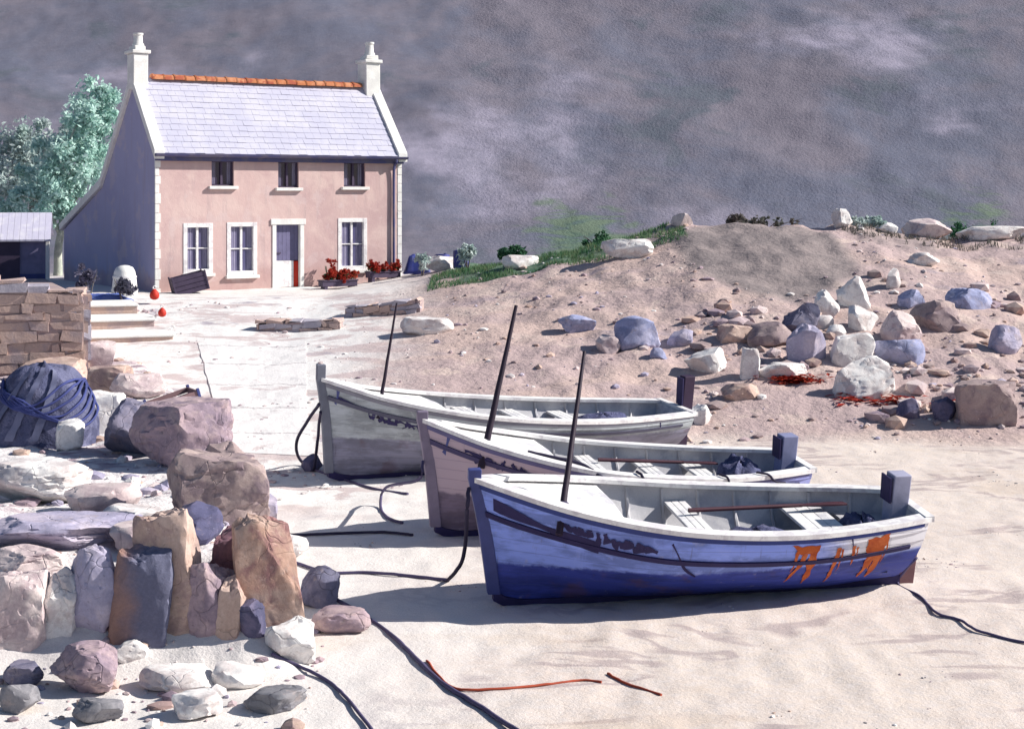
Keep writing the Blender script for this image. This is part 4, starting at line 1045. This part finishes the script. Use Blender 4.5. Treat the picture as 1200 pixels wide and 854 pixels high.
class Boat:
    def __init__(s, name, bow, stern, sheer, beam, heel, label, mats, post, zlift=0.0, ram=.16):
        s.L = math.hypot(stern[0]-bow[0], stern[1]-bow[1]); s.sh = sheer; s.B = beam/2; s.ram = ram
        phi = math.atan2(stern[1]-bow[1], stern[0]-bow[0])
        zg = (height(*bow)+height(*stern))/2
        s.root = empty(name, (bow[0], bow[1], zg+zlift), 0, label, 'boat', None); s.root.rotation_euler = (heel, 0, phi); s.mats = mats
        s.mat = Matrix.LocRotScale(s.root.location, s.root.rotation_euler, None)
        s.hull(); s.trim(); s.inside(); s.sternpost(post)
    def zs(s, t): return interp_s(t, s.sh)
    def zk(s, t): return .02 + .30*max(0, 1-t/.10)**2.4*.45 + .08*sm(.75, 1, t)
    def hb(s, t):
        if t < .52: return s.B*(1-(1-t/.52)**2.35)**.92
        return s.B*(1-.42*((t-.52)/.48)**2.2)
    def P(s, t, q, side=-1, off=0):
        """point on the planking: t bow to stern, q keel to sheer"""
        b, zk, zs_ = s.hb(t), s.zk(t), s.zs(t); w = sm(.0, .42, t); a = q*math.pi/2
        y = b*((1-w)*q**1.15 + w*math.sin(a)**1.0); z = zk+(zs_-zk)*((1-w)*q + w*(.62*q+.38*(1-math.cos(a))))
        x = s.L*t + s.ram*(1-q)**1.3*(1-t)**7 - (.10*(1-t)**10)*q**3 + .16*(q-.5)*sm(.8, 1, t)
        p = Vector((x, side*y, z))
        if off:
            e = 1e-3; du = s.P(min(1,t+e), q, side)-s.P(max(0,t-e), q, side); dv = s.P(t, min(1,q+e), side)-s.P(t, max(0,q-e), side)
            n = du.cross(dv); n.normalize()
            if n.y*side < 0: n = -n
            p += n*off
        return p
    def W(s, p): return s.mat @ Vector(p)
    def build(s, mb, name, mat_, parent=None, **k): return mb.build(name, mat_, parent or s.root, **k)
    def hull(s):
        mb = MB(); nt, ns = 44, 9; g = {}
        qs = [(k+f)/ns for k in range(ns) for f in (0,.3,.65,.985)]; nq = len(qs)-1; qs[-1] = 1.0
        for i in range(nt+1):
            t = (i/nt)**1.25
            for j in range(nq+1):
                lap = .020*(1-(j%4)/3)*sm(.0,.05,t)*sm(0,.14,qs[j])*(1-.6*sm(.97,1,t))
                for sd in (-1, 1): g[i,j,sd] = mb.vert(s.P(min(max(t,2e-3),.998), qs[j], sd, lap) if lap > 1e-5 else s.P(t, qs[j], sd))
        for i in range(nt):
            for j in range(nq):
                mb.face((g[i,j,-1], g[i+1,j,-1], g[i+1,j+1,-1], g[i,j+1,-1])); mb.face((g[i,j,1], g[i,j+1,1], g[i+1,j+1,1], g[i+1,j,1]))
        for j in range(nq): mb.face((g[nt,j,-1], g[nt,j,1], g[nt,j+1,1], g[nt,j+1,-1]))
        bm = bmesh.new(); me = bpy.data.meshes.new('hull'); me.from_pydata(mb.v, [], mb.f); bm.from_mesh(me)
        bmesh.ops.remove_doubles(bm, verts=bm.verts, dist=.0015); bmesh.ops.dissolve_degenerate(bm, edges=bm.edges, dist=1e-4)
        bm.to_mesh(me); bm.free()
        me.materials.append(s.mats['hull']); me.materials.append(M['inner_grey'])
        me.polygons.foreach_set('use_smooth', [True]*len(me.polygons)); me.set_sharp_from_angle(angle=R(32))
        o = bpy.data.objects.new('hull', me); COL.objects.link(o); o.parent = s.root
        s.hullob = o
        mb = MB(); g = {}; nt, nq = 40, 14
        for i in range(nt+1):
            t = .02+.972*(i/nt)**1.2
            for j in range(nq+1):
                q = j/nq
                for sd in (-1, 1):
                    p = s.P(t, q, sd); y = max(0, abs(p.y)-.055); p.y = sd*y; p.z += .055*(1-q)**2 - .012*q
                    if i == nt: p.x -= .035
                    g[i,j,sd] = mb.vert(p)
        for i in range(nt):
            for j in range(nq):
                mb.face((g[i,j,-1], g[i,j+1,-1], g[i+1,j+1,-1], g[i+1,j,-1])); mb.face((g[i,j,1], g[i+1,j,1], g[i+1,j+1,1], g[i,j+1,1]))
        for j in range(nq): mb.face((g[nt,j,-1], g[nt,j+1,-1], g[nt,j+1,1], g[nt,j,1]))
        s.build(mb, 'lining', M['inner_grey'], fix=False, smooth=50)
        # keel and stem
        mb = MB(); secs = []
        for t in [i/30 for i in range(31)]:
            z = s.zk(t); secs.append([(s.L*t+s.ram*(1-t)**7, y, zz) for y, zz in ((-.05,z-.08),(.05,z-.08),(.05,z+.05),(-.05,z+.05))])
        mb.sweep(secs); s.build(mb, 'keel', s.mats.get('keel', M['ink_paint']))
        mb = MB(); secs = []
        for q in [i/16 for i in range(17)] + [1.06 + s.mats.get('prow', .02)]:
            p = s.P(0, min(q, 1)); z = p.z + max(0, q-1)*1.6
            secs.append([(p.x-.07, -.045, z), (p.x+.09, -.06, z), (p.x+.09, .06, z), (p.x-.07, .045, z)])
        mb.sweep(secs); s.build(mb, 'stem', s.mats['stem'], bevel=.012)
    def band(s, q0, q1, off, t0=0, t1=1, side=-1, n=50, m=0, th=None):
        mb = MB(); secs = []
        for i in range(n+1):
            t = t0+(t1-t0)*i/n
            a, b, c, d = s.P(t,q0,side,off), s.P(t,q1,side,off), s.P(t,q1,side,-.004), s.P(t,q0,side,-.004)
            secs.append([a,b,c,d])
        mb.sweep(secs); return mb
    def trim(s):
        w = s.mats.get('railw', .13)
        mb = MB()
        for sd in (-1, 1):
            secs = []
            for i in range(51):
                t = (i/50)**1.2*.998+.002; p = s.P(t, 1, sd); e = 1e-3
                d = (s.P(min(1,t+e),1,sd)-s.P(max(0.001,t-e),1,sd)); d.z = 0; d.normalize(); n = Vector((-d.y, d.x, 0)) 
                if n.y*sd < 0: n = -n
                ins = min(w, abs(p.y)*.95)
                secs.append([p+n*.035+Vector((0,0,.03)), p-n*ins+Vector((0,0,.035)), p-n*ins+Vector((0,0,-.02)), p+n*.035+Vector((0,0,-.03))])
            mb.sweep(secs)
        p = s.P(1,1,-1); q = s.P(1,1,1); mb.box(p.x-.07, p.x+.05, p.y-.03, q.y+.03, p.z-.03, p.z+.045)
        s.build(mb, 'gunwale', s.mats['rail'], smooth=45)
        for sd in (-1, 1):
            mb = s.band(s.mats.get('wq', .74), s.mats.get('wq', .74)+.045, .03, .012, .96, sd); s.build(mb, 'rubbing_strake', s.mats['wale'], smooth=50)
            mb = s.band(.935, .975, .022, .01, .985, sd); s.build(mb, 'sheer_strake', s.mats['sheer'], smooth=50)
    def hw(s, t, z):
        """inner half width at height z"""
        lo, hi = 0, 1
        for _ in range(20):
            m_ = (lo+hi)/2
            if s.P(t, m_).z < z: lo = m_
            else: hi = m_
        return max(.02, abs(s.P(t, lo).y)-.07)
    def inside(s):
        mb = MB(); z = .24; nb = 9
        for k in range(nb):
            for i in range(16):
                t0, t1 = .14+.80*i/16, .14+.80*(i+1)/16
                f0, f1 = -1+2*k/nb+.012, -1+2*(k+1)/nb-.012
                zz = z + .1*sm(.75,1,(t0+t1)/2); a, b = s.hw(t0, zz+.02)*.96, s.hw(t1, zz+.02)*.96
                mb.poly([(s.L*t0, f0*a, zz),(s.L*t1, f0*b, zz),(s.L*t1, f1*b, zz),(s.L*t0, f1*a, zz)])
        s.build(mb, 'floorboards', M['floor_grey'], fix=False)
        for i in range(9):
            t = .2+.72*i/8
            for sd in (-1,1):
                mb = MB(); mb.tube([s.P(t, .3+.65*k/7, sd, -.065) for k in range(8)], .024, 5)
                s.build(mb, 'rib', M['inner_grey'], smooth=60)
        t1 = s.mats.get('deck', .26); mb = MB(); secs = []
        for i in range(20):
            t = .02+(t1-.02)*i/19; z = s.zs(t)-.05; y = s.hw(t, z)*.99
            secs.append([(s.L*t, -y, z), (s.L*t, 0, z+.05*min(1,y*2)), (s.L*t, y, z), (s.L*t, y, z-.045), (s.L*t, -y, z-.045)])
        mb.sweep(secs); s.build(mb, 'foredeck', M['deck_white'], smooth=30)
        for t, w in s.mats.get('thwarts', ((.44,.26),(.60,.24),(.78,.30))):
            mb = MB(); z = s.zs(t)-.21; n = 3
            for k in range(n):
                x0 = s.L*t-w/2+w*k/n+.004; x1 = s.L*t-w/2+w*(k+1)/n-.004; y = s.hw(t, z)
                mb.box(x0, x1, -y, y, z-.04, z)
            s.build(mb, 'thwart', M['deck_white'], bevel=.006)
        mb = MB(); secs = []; 
        for i in range(8):
            t = .88+.115*i/7; z = s.zs(t)-.30; y = s.hw(t, z); secs.append([(s.L*t,-y,z),(s.L*t,y,z),(s.L*t,y,z-.04),(s.L*t,-y,z-.04)])
        mb.sweep(secs); s.build(mb, 'stern_bench', s.mats.get('bench', M['inner_grey']))
    def sternpost(s, post):
        w, h, d, m, tilt, outside = post; mb = MB(); p = s.P(1,1); z0, z1 = s.zk(1)-.10, s.zs(1)+h
        lo = s.P(1, .1).x+.01; x = p.x+.06
        if outside:
            mb.sweep([[(x0, -d/2, z), (x0+ww, -d/2, z), (x0+ww, d/2, z), (x0, d/2, z)] for x0, ww, z in ((lo,w*1.4,z0),(lo+.02,w*1.35,z0+.4),(x-.01,w,s.zs(1)-.1),(x+tilt,w,z1))])
        else:
            x = p.x-.08-w
            mb.sweep([[(x+tilt*f, -d/2, z), (x+tilt*f+w, -d/2, z), (x+tilt*f+w, d/2, z), (x+tilt*f, d/2, z)] for f, z in ((0,s.zs(1)-.35),(.6,s.zs(1)+.1),(1,z1))])
        s.build(mb, 'rudder_post' if outside else 'stern_post', [m], bevel=.015)
        if not outside:
            mb = MB(); mb.sweep([[(lo+.02+a, -.03, z), (lo+.28+a, -.03, z), (lo+.28+a, .03, z), (lo+.02+a, .03, z)] for a, z in ((-.02,z0),(0,z0+.25),(.02,z0+.5))]); s.build(mb, 'skeg', plain('skeg_brown', (.20,.10,.11)), bevel=.01)
        mb = MB(); mb.box(x-.045+tilt*.6, x-.003+tilt*.2, -d/2-.01, d/2+.01, s.zs(1)+.06, z1-.03); s.build(mb, 'post_cheek', M['ink_paint'])
    def stroke(s, mb, pts, w, side=-1, n=4, off=.021):
        pts = [(a, b) for a, b, *_ in [tuple(q) for q in crom([(x, y, 0) for x, y in pts], n)]]
        L_, R_ = [], []
        for k, (t, q) in enumerate(pts):
            a, b = pts[max(0,k-1)], pts[min(len(pts)-1,k+1)]; dx, dy = (b[0]-a[0])*s.L, (b[1]-a[1])*1.1; l = math.hypot(dx, dy) or 1
            ww = w*(.8+.35*math.sin(k*.6+pts[0][0]*40))*.5; nx, ny = -dy/l*ww/s.L, dx/l*ww/1.1
            L_.append(mb.vert(s.P(t+nx, min(.99,q+ny), side, off))); R_.append(mb.vert(s.P(t-nx, min(.99,q-ny), side, off)))
        for k in range(len(pts)-1): mb.face((L_[k], L_[k+1], R_[k+1], R_[k]))
    def patch(s, mb, quad, side=-1, off=.021, n=6, wob=.006):
        """quad: (t,q) corners"""
        a, b, c, d = quad; ids = []
        for i in range(n+1):
            row = []
            for j in range(n+1):
                u, v = i/n, j/n; t = (a[0]*(1-u)+b[0]*u)*(1-v)+(d[0]*(1-u)+c[0]*u)*v; q = (a[1]*(1-u)+b[1]*u)*(1-v)+(d[1]*(1-u)+c[1]*u)*v
                t += wob*n3(q*14, t*9, 3) ; q += wob*2.5*n3(t*60, q*4, 8)
                row.append(mb.vert(s.P(t, q, side, off)))
            ids.append(row)
        for r0, r1 in zip(ids, ids[1:]):
            for j in range(n): mb.face((r0[j], r1[j], r1[j+1], r0[j+1]))
    def mast(s, foot, head, r=.032):
        """a pole stepped at local foot; head is a world point"""
        inv = s.mat.inverted(); a = Vector(foot); b = inv @ Vector(head); d = (b-a)
        mb = MB(); pts = [a - d.normalized()*.35] + [a + d*k/10 + Vector((0, .02*n3(k*.6, a.x), 0)) for k in range(11)]
        mb.tube(pts, r*1.25, 8, taper=r*.6); o = s.build(mb, 'mast', M['dark_spar'], smooth=60)
        mb = MB(); c = a + d*.02; mb.tube([a+d*.0, a+d*.03], r*2.0, 8); s.build(mb, 'mast_band', M['ink_paint'], o, smooth=60); return o
def interp_s(x, pts):
    k = [p[0] for p in pts]; n = len(pts)
    if x <= k[0]: return pts[0][1]
    for i in range(n-1):
        if x <= k[i+1]:
            u = (x-k[i])/(k[i+1]-k[i]); h = k[i+1]-k[i]
            m0 = (pts[i+1][1]-pts[max(0,i-1)][1])/(k[i+1]-k[max(0,i-1)]); m1 = (pts[min(n-1,i+2)][1]-pts[i][1])/(k[min(n-1,i+2)]-k[i])
            return (2*u**3-3*u*u+1)*pts[i][1]+(u**3-2*u*u+u)*h*m0+(-2*u**3+3*u*u)*pts[i+1][1]+(u**3-u*u)*h*m1
    return pts[-1][1]
def lettering(s, t0, t1, q0, q1, seed, n=5, w=.05):
    """the worn registration mark: only blots and strokes of dark paint can still be made out"""
    rnd = random.Random(seed); mb = MB(); dq, dt = q1-q0, t1-t0
    for k in range(n*3):
        f = (k+rnd.random())/(n*3); a = t0+dt*f; o = -.05*f; m_ = (q0+q1)/2+o
        r = rnd.random()
        if r < .45: st = [(a,q1+o-rnd.uniform(0,.3)*dq),(a+rnd.uniform(-.2,.35)*dt/n,m_),(a+rnd.uniform(-.3,.3)*dt/n,q0+o+rnd.uniform(0,.3)*dq)]
        elif r < .8: st = [(a-.3*dt/n,m_+rnd.uniform(-.3,.2)*dq),(a+.1*dt/n,m_+rnd.uniform(-.2,.2)*dq),(a+.55*dt/n,m_+rnd.uniform(-.35,.15)*dq)]
        else: st = [(a,m_+.1*dq),(a+.2*dt/n,m_-.2*dq),(a+.4*dt/n,m_-.25*dq)]
        st = [(max(t0*.8, t), min(max(q, q0-.04), .96)) for t, q in st]
        s.stroke(mb, st, w*rnd.uniform(.5,1.25), off=.019+.0003*k)
    s.build(mb, 'bow_lettering', M['ink_paint'], fix=False)

# --- the blue boat
blue = Boat('rowing_boat', (-.42,20.2), (5.08,21.35), [(0,1.64),(.2,1.38),(.45,1.17),(.7,1.08),(1,1.09)], 2.15, R(7.5),
  'blue boat in front of the other two with orange rust runs near its stern',
  dict(hull=hull_mat('blue_hull', (.21,.29,.72), (.045,.065,.34), .56, -.02, band=((.74,.73,.78), 4.35, .70, .0)), stem=M['blue_paint'], rail=M['white_paint'], wale=M['ink_paint'], sheer=plain('deep_blue', (.03,.05,.22), .5), railw=.15, deck=.30,  # deep lower blue paints in the shade of the down-turned side
       thwarts=((.50,.30),(.80,.55)), wq=.70), (.24,.42,.26,plain('post_lilac', (.42,.42,.56)),.05,False), ram=.18)
lettering(blue, .16, .345, .79, .93, 3, 6, .07)
mb = MB(); rnd = random.Random(8)
def run(t, q0, q1, w, lean=0):
    n = 12; L_, R_ = [], []
    for i in range(n+1):
        f = i/n; q = q0+(q1-q0)*f; ww = w*(1-f**2.5*.85)*(.75+.5*n3(t*90, f*5))/2; tt = t+lean*f+.004*n3(f*3, t*50)
        L_.append(mb.vert(blue.P(tt-ww, min(q,.985), -1, .021))); R_.append(mb.vert(blue.P(tt+ww, min(q,.985), -1, .021)))
    for i in range(n): mb.face((L_[i], R_[i], R_[i+1], L_[i+1]))
blue.patch(mb, [(.652,.915),(.725,.90),(.722,.80),(.678,.83)], wob=.016); blue.patch(mb, [(.835,.90),(.90,.965),(.888,.72),(.85,.74)], wob=.016)
run(.711,.86,.36,.026,.004); run(.690,.82,.42,.016,-.022); run(.672,.86,.60,.010,-.006)
run(.772,.86,.34,.014); run(.783,.84,.55,.006); run(.812,.86,.62,.011); run(.822,.84,.70,.005)
run(.858,.80,.34,.022); run(.880,.78,.30,.026,.004); run(.868,.75,.48,.012); run(.895,.90,.55,.008)
blue.build(mb, 'rust_stain', M['rust'], fix=False)
for st_, w_ in (([(.385,.90),(.40,.80),(.42,.66),(.45,.56)], .03), ([(.80,.99),(.805,.9),(.812,.78)], .02), ([(.03,.84),(.10,.80),(.16,.77),(.24,.73)], .11)):
    mb = MB(); blue.stroke(mb, st_, w_); blue.build(mb, 'paint_scuff', M['ink_paint'], fix=False)
blue.mast((.165*blue.L, -blue.hw(.165, 1.2)*.90, blue.zs(.165)-.04), pt(685,412,20.9), .036)
# --- the violet boat
violet = Boat('rowing_boat', (-1.30,24.3), (4.42,25.9), [(0,1.80),(.15,1.49),(.4,1.15),(.6,1.0),(.8,.92),(1,.91)], 2.15, R(6),
  'violet-bowed boat with a blue side lying between the blue and the grey boats',
  dict(hull=hull_mat('violet_hull', (.27,.29,.58), (.22,.17,.24), .72, .10, fore=((.47,.37,.43), 1.9)), stem=plain('stem_violet', (.24,.20,.28)), rail=M['white_paint'], wale=plain('wale_violet', (.06,.05,.13)), sheer=plain('sheer_violet', (.13,.12,.26)), railw=.15, deck=.32,
       thwarts=((.46,.26),(.62,.26),(.76,.30)), wq=.80, prow=.02), (.26,.42,.26,plain('post_blue', (.26,.28,.46)),.05,False), ram=.14)
lettering(violet, .09, .30, .78, .93, 5, 6, .05)
mb = MB(); violet.stroke(mb, [(.055,.97),(.048,.86),(.040,.76)], .05); violet.build(mb, 'bow_strap', M['blue_paint'], fix=False)
violet.mast((.135*violet.L, -violet.hw(.135, 1.35)*.85, violet.zs(.135)-.04), pt(605,358,24.6), .045)
# --- the grey boat
grey = Boat('rowing_boat', (-3.38,28.9), (3.15,32.0), [(0,1.86),(.15,1.52),(.4,1.20),(.7,1.0),(1,.93)], 2.3, R(5),
  'grey-green boat furthest up the beach with a dark stern post',
  dict(hull=hull_mat('grey_hull', (.34,.37,.40), (.25,.25,.34), .80, .02), stem=plain('stem_grey', (.17,.18,.23)), rail=M['white_paint'], wale=plain('wale_grey', (.09,.09,.14)), sheer=plain('sheer_grey', (.22,.22,.27)), railw=.17, deck=.30,
       thwarts=((.42,.3),(.56,.3),(.70,.3)), wq=.80, prow=.10), (.24,.62,.2,plain('post_dark', (.045,.025,.06)),.03,True), ram=.10)
lettering(grey, .10, .21, .72, .86, 7, 4, .045)
mb = MB(); grey.stroke(mb, [(.035,.99),(.032,.88),(.026,.78)], .05); grey.build(mb, 'bow_strap', M['blue_paint'], fix=False)
for st_, w_ in (([(.03,.86),(.08,.83),(.15,.80)], .03), ([(.88,.98),(.885,.8)], .05)):
    mb = MB(); grey.stroke(mb, st_, w_); grey.build(mb, 'paint_scuff', M['ink_paint'], fix=False)
grey.mast((.128*grey.L, -grey.hw(.128, 1.4)*.8, grey.zs(.128)-.04), pt(465,355,29.2), .030)

def oar(boat, t0, t1, y0, y1, label, lift=.02):
    a, b = boat.W((boat.L*t0, y0, boat.zs(t0)-.21+lift+.05)), boat.W((boat.L*t1, y1, boat.zs(t1)-.21+lift+.05))
    t = empty('oar', a, 0, label, 'oar'); d = b-a; mb = MB(); mb.tube([(0,0,0), d*.72], .03, 8, taper=.026); mb.build('shaft', M['oar_wood'], t, smooth=60)
    mb = MB(); u = d.normalized(); w = u.cross(Vector((0,0,1))).normalized(); n = w.cross(u)
    secs = []
    for k in range(9):
        f = .70+.30*k/8; ww = interp(f, [(.70,.028),(.80,.06),(.95,.085),(1,.07)]); h = .014
        secs.append([d*f+w*ww+n*h, d*f-w*ww+n*h, d*f-w*ww-n*h, d*f+w*ww-n*h])
    mb.sweep(secs); mb.build('blade', M['oar_wood'], t, bevel=.006)
oar(blue, .50, .90, .35, .55, 'dark red oar lying inside the blue boat'); oar(violet, .48, .82, .45, .5, 'dark red oar lying inside the violet-bowed boat')

def gear(boat, t, y, w, d, h, mat_, label, seed):
    p = boat.W((boat.L*t, y, boat.zk(t)+.27)); mb = MB(); n, m_ = 30, 12; ids = []
    for i in range(n):
        row = []
        for j in range(m_+1):
            a = i/n*2*math.pi; e = j/m_*math.pi/2; rr = 1 + .35*fbm(math.cos(a)*1.4+seed, math.sin(a)*1.4, e*1.5) + .10*fbm(math.cos(a)*5, math.sin(a)*5+seed, e*5)
            row.append(mb.vert((w*rr*math.cos(a)*math.cos(e)**.7, d*rr*math.sin(a)*math.cos(e)**.7, h*rr*math.sin(e)-.02)))
        ids.append(row)
    for i in range(n):
        a, b = ids[i], ids[(i+1)%n]
        for j in range(m_): mb.face((a[j], b[j], b[j+1], a[j+1]))
    o = mb.build('net_pile', mat_, smooth=60); o.location = p; o.rotation_euler = boat.root.rotation_euler
    return tag(o, label, 'fishing net')
M['blue_net'] = mottled('blue_net', [(.10,.11,.22),(.15,.155,.27),(.06,.065,.15)], 4, .95, .9, 60, .03)
M['grey_net'] = mottled('grey_net', [(.28,.27,.31),(.36,.35,.38),(.20,.19,.24)], 4, .95, .9, 60, .03)
gear(blue, .655, .15, .55, .50, .50, M['blue_net'], 'slate-blue net heaped between the two thwarts of the blue boat', 2)
gear(blue, .90, .0, .38, .42, .62, M['blue_net'], 'slate-blue net stuffed in the stern of the blue boat', 5)
gear(blue, .385, .2, .42, .45, .42, M['grey_net'], 'grey net lying behind the foredeck of the blue boat', 7)
gear(violet, .86, .1, .42, .5, .62, M['blue_net'], 'slate-blue net heaped in the stern of the violet-bowed boat', 9)
gear(violet, .545, .2, .40, .5, .42, M['grey_net'], 'grey net amidships in the violet-bowed boat', 12)
gear(grey, .80, .2, .75, .55, .55, M['blue_net'], 'long dark net heap in the after part of the grey boat', 14)
gear(grey, .35, .3, .5, .5, .5, M['grey_net'], 'grey net behind the foredeck of the grey boat', 17)

# ------------------------------------------------------------------ ropes and moorings
def rope(pts, r, mat_, label, name='rope', sm_=8, cat='rope', group=None):
    pts = crom(pts, sm_); mb = MB()
    mb.tube([p + Vector((.012*n3(i*.5, 1), 0, .006*n3(i*.4, 5))) for i, p in enumerate(pts)], r, 7)
    return tag(mb.build(name, mat_, smooth=60), label, cat, group)
def gr(px, py, lift=.02): return at(px, py, lift)
def bowp(b, q, dy=-.03): return b.W((b.P(0, q).x-.09, dy, b.P(0, q).z))
f = gr(525,682,.03)
rope([bowp(blue,.93), bowp(blue,.75)+Vector((-.07,-.1,0)), (bowp(blue,.45)+f)/2+Vector((0,0,.05)), f, f+Vector((-.03,.05,-.02))], .026, M['black_rope'], 'thick dark mooring warp hanging from the bow of the blue boat to the sand', 'mooring_rope')
rope([f, gr(480,676), gr(430,672), gr(385,672), gr(345,660)], .022, M['violet_rope'], 'dark rope lying from the blue bow across the sand to the ledge', 'mooring_rope')
f1, f2 = gr(352,545,.03), gr(368,552,.03)
rope([bowp(grey,.74), (bowp(grey,.5)+f1)/2+Vector((-.22,-.1,.15)), f1+Vector((-.02,0,.1)), f2], .03, M['black_rope'], 'outer dark rope looping from the grey boat bow to its mooring stone', 'mooring_rope')
rope([bowp(grey,.66,-.06), (bowp(grey,.4)+f2)/2+Vector((-.02,-.05,.05)), f2], .028, M['black_rope'], 'straighter dark rope from the grey boat bow to its mooring stone', 'mooring_rope')
rope([f2, gr(400,562), gr(440,574), gr(478,580)], .022, M['violet_rope'], 'dark rope on the sand under the side of the grey boat', 'mooring_rope')
rock(364,553,26,17,'navy_stone','dark mooring stone under the bow of the grey boat','round',.8,name='mooring_stone',cat='mooring stone')
f = gr(446,596,.03)
rope([bowp(violet,.62), bowp(violet,.45)+Vector((-.1,-.05,0)), f+Vector((.08,.1,.3)), f, gr(455,608), gr(472,614)], .024, M['violet_rope'], 'dark rope slung from the violet bow down onto the sand', 'mooring_rope')
rope([gr(312,622), gr(345,628), gr(400,626), gr(450,625), gr(484,628)], .022, M['black_rope'], 'taut dark rope on the sand from the ledge corner to the violet bow', 'mooring_rope')
rope([gr(388,704,.06), gr(425,722), gr(462,748), gr(492,778), gr(520,803), gr(560,828), gr(612,862)], .026, M['violet_rope'], 'thick violet rope running from the ledge to the bottom of the beach', 'mooring_rope')
rope([gr(318,768), gr(350,782), gr(385,800), gr(408,822), gr(440,862)], .019, M['violet_rope'], 'thin dark rope on the beach before the white boulder', 'mooring_rope')
a = blue.W(blue.P(1,.45)+Vector((.1,.1,0)))
rope([a, gr(1052,684), gr(1078,700), gr(1098,720), gr(1125,728), gr(1150,742), gr(1215,758)], .017, M['violet_rope'], 'dark stern rope of the blue boat trailing over the sand', 'mooring_rope')
rope([gr(500,775,.012), gr(530,806,.012), gr(580,808,.012), gr(640,803,.012), gr(680,798,.012), gr(705,800,.012)], .014, M['red_rope'], 'thin red-brown cord lying across the foreground sand', 'cord')
rope([gr(712,790,.012), gr(735,802,.012), gr(775,815,.012)], .014, M['red_rope'], 'short red-brown cord end on the sand beside the longer cord', 'cord')
def over(b, t, pts, label, r=.022):
    rope([b.W(b.P(t+dt, q, -1, o) + Vector((0,0,dz))) for dt, q, o, dz in pts], r, M['black_rope'], label, 'rope', 6)
violet_pts = [violet.W((violet.L*t, y, violet.zs(t)+dz)) for t, y, dz in ((.235,-.55,.02),(.30,-.72,.05),(.36,-.86,.05))] + [violet.W(violet.P(.40,.97,-1,.05)), violet.W(violet.P(.425,.86,-1,.03)), violet.W(violet.P(.43,.78,-1,.05))]
rope(violet_pts, .032, M['black_rope'], 'dark rope end trailing over the rail of the violet-bowed boat near the mast')
over(violet, .50, [(0,1,-.12,.06),(.005,1,.04,.05),(.02,.9,.04,0),(.04,.82,.05,0)], 'rope tail over the rail of the violet-bowed boat amidships')
over(violet, .74, [(-.01,1,-.10,.06),(0,1,.04,.05),(.01,.92,.04,0),(.02,.82,.05,0)], 'rope tail over the rail of the violet-bowed boat abaft its thwarts', .018)
over(violet, .86, [(-.02,1,-.10,.06),(0,1,.04,.05),(.02,.94,.04,0),(.05,.9,.05,0)], 'rope tail over the rail of the violet-bowed boat near its rudder post', .018)
# red and violet weed at the foot of the scree boulders
def weed(px, py, w, h, mat_, label, n=160, seed=1, l0=.07, l1=.2, up=.09):
    rnd = random.Random(seed+px); mb = MB()
    for _ in range(n):
        p = at(px+rnd.gauss(0,.33)*w, py+rnd.gauss(0,.33)*h); a = rnd.uniform(0,6.28); l = rnd.uniform(l0,l1); u = Vector((math.cos(a),math.sin(a),rnd.uniform(-.1,.35)))*l; v = Vector((-math.sin(a),math.cos(a),.2))*l*.3
        p.z += up*.3 + rnd.random()*up
        mb.poly([p-u, p+v, p+u+Vector((0,0,-.03)), p-v])
    return tag(mb.build('seaweed', mat_, fix=False), label, 'seaweed', kind='stuff')
weed(930,447,46,5,M['red_petal'],'red weed along the foot of the long low white rock'); weed(1003,464,30,12,M['red_petal'],'red weed below the largest white boulder',200)
weed(1050,472,40,8,M['red_petal'],'thin red weed trailing from the largest white boulder',70); weed(1125,475,40,4,M['red_petal'],'red weed above the large brown slab',80)

# ------------------------------------------------------------------ light, sky, camera
SUN_EL, SUN_AZ = 34, 86                         # compass degrees: 0 ahead of the viewer, 90 to the side the shadows point away from
w = bpy.data.worlds.new('World'); S.world = w; w.use_nodes = True
nt = w.node_tree; nt.nodes.clear(); g = G(nt)
out = g.new('ShaderNodeOutputWorld'); bg = g.new('ShaderNodeBackground'); g.link(bg.outputs[0], out.inputs[0]); bg.inputs[1].default_value = .063
sky = g.new('ShaderNodeTexSky'); sky.sky_type = 'NISHITA'; sky.sun_disc = False; sky.ozone_density = 4.5; sky.sun_elevation = R(SUN_EL); sky.sun_rotation = R(SUN_AZ)
g.link(sky.outputs[0], bg.inputs[0])
ld = bpy.data.lights.new('sun', 'SUN'); ld.energy = 5.0; ld.angle = R(.5); ld.color = (1, .95, .88)
lo = bpy.data.objects.new('sun', ld); COL.objects.link(lo)
el, az = R(SUN_EL), R(SUN_AZ); d = Vector((math.sin(az)*math.cos(el), math.cos(az)*math.cos(el), math.sin(el)))
lo.rotation_euler = d.to_track_quat('Z', 'Y').to_euler(); lo.location = d*80
cd = bpy.data.cameras.new('camera'); cam = bpy.data.objects.new('camera', cd); COL.objects.link(cam)
cam.location = (0, 0, CH); cam.rotation_euler = (R(90), 0, 0); cd.sensor_width = 36; cd.lens = 36*FP/1200; cd.shift_y = -(427-HY)/1200
cd.clip_start = .5; cd.clip_end = 12000; S.camera = cam
S.render.engine = 'CYCLES'; S.cycles.use_denoising = True
S.cycles.max_bounces = 6; S.cycles.diffuse_bounces = 3; S.cycles.transmission_bounces = 3
vs = S.view_settings; vs.view_transform = 'Standard'; vs.look = 'None'; vs.exposure = .45; vs.gamma = 1; vs.use_curve_mapping = False
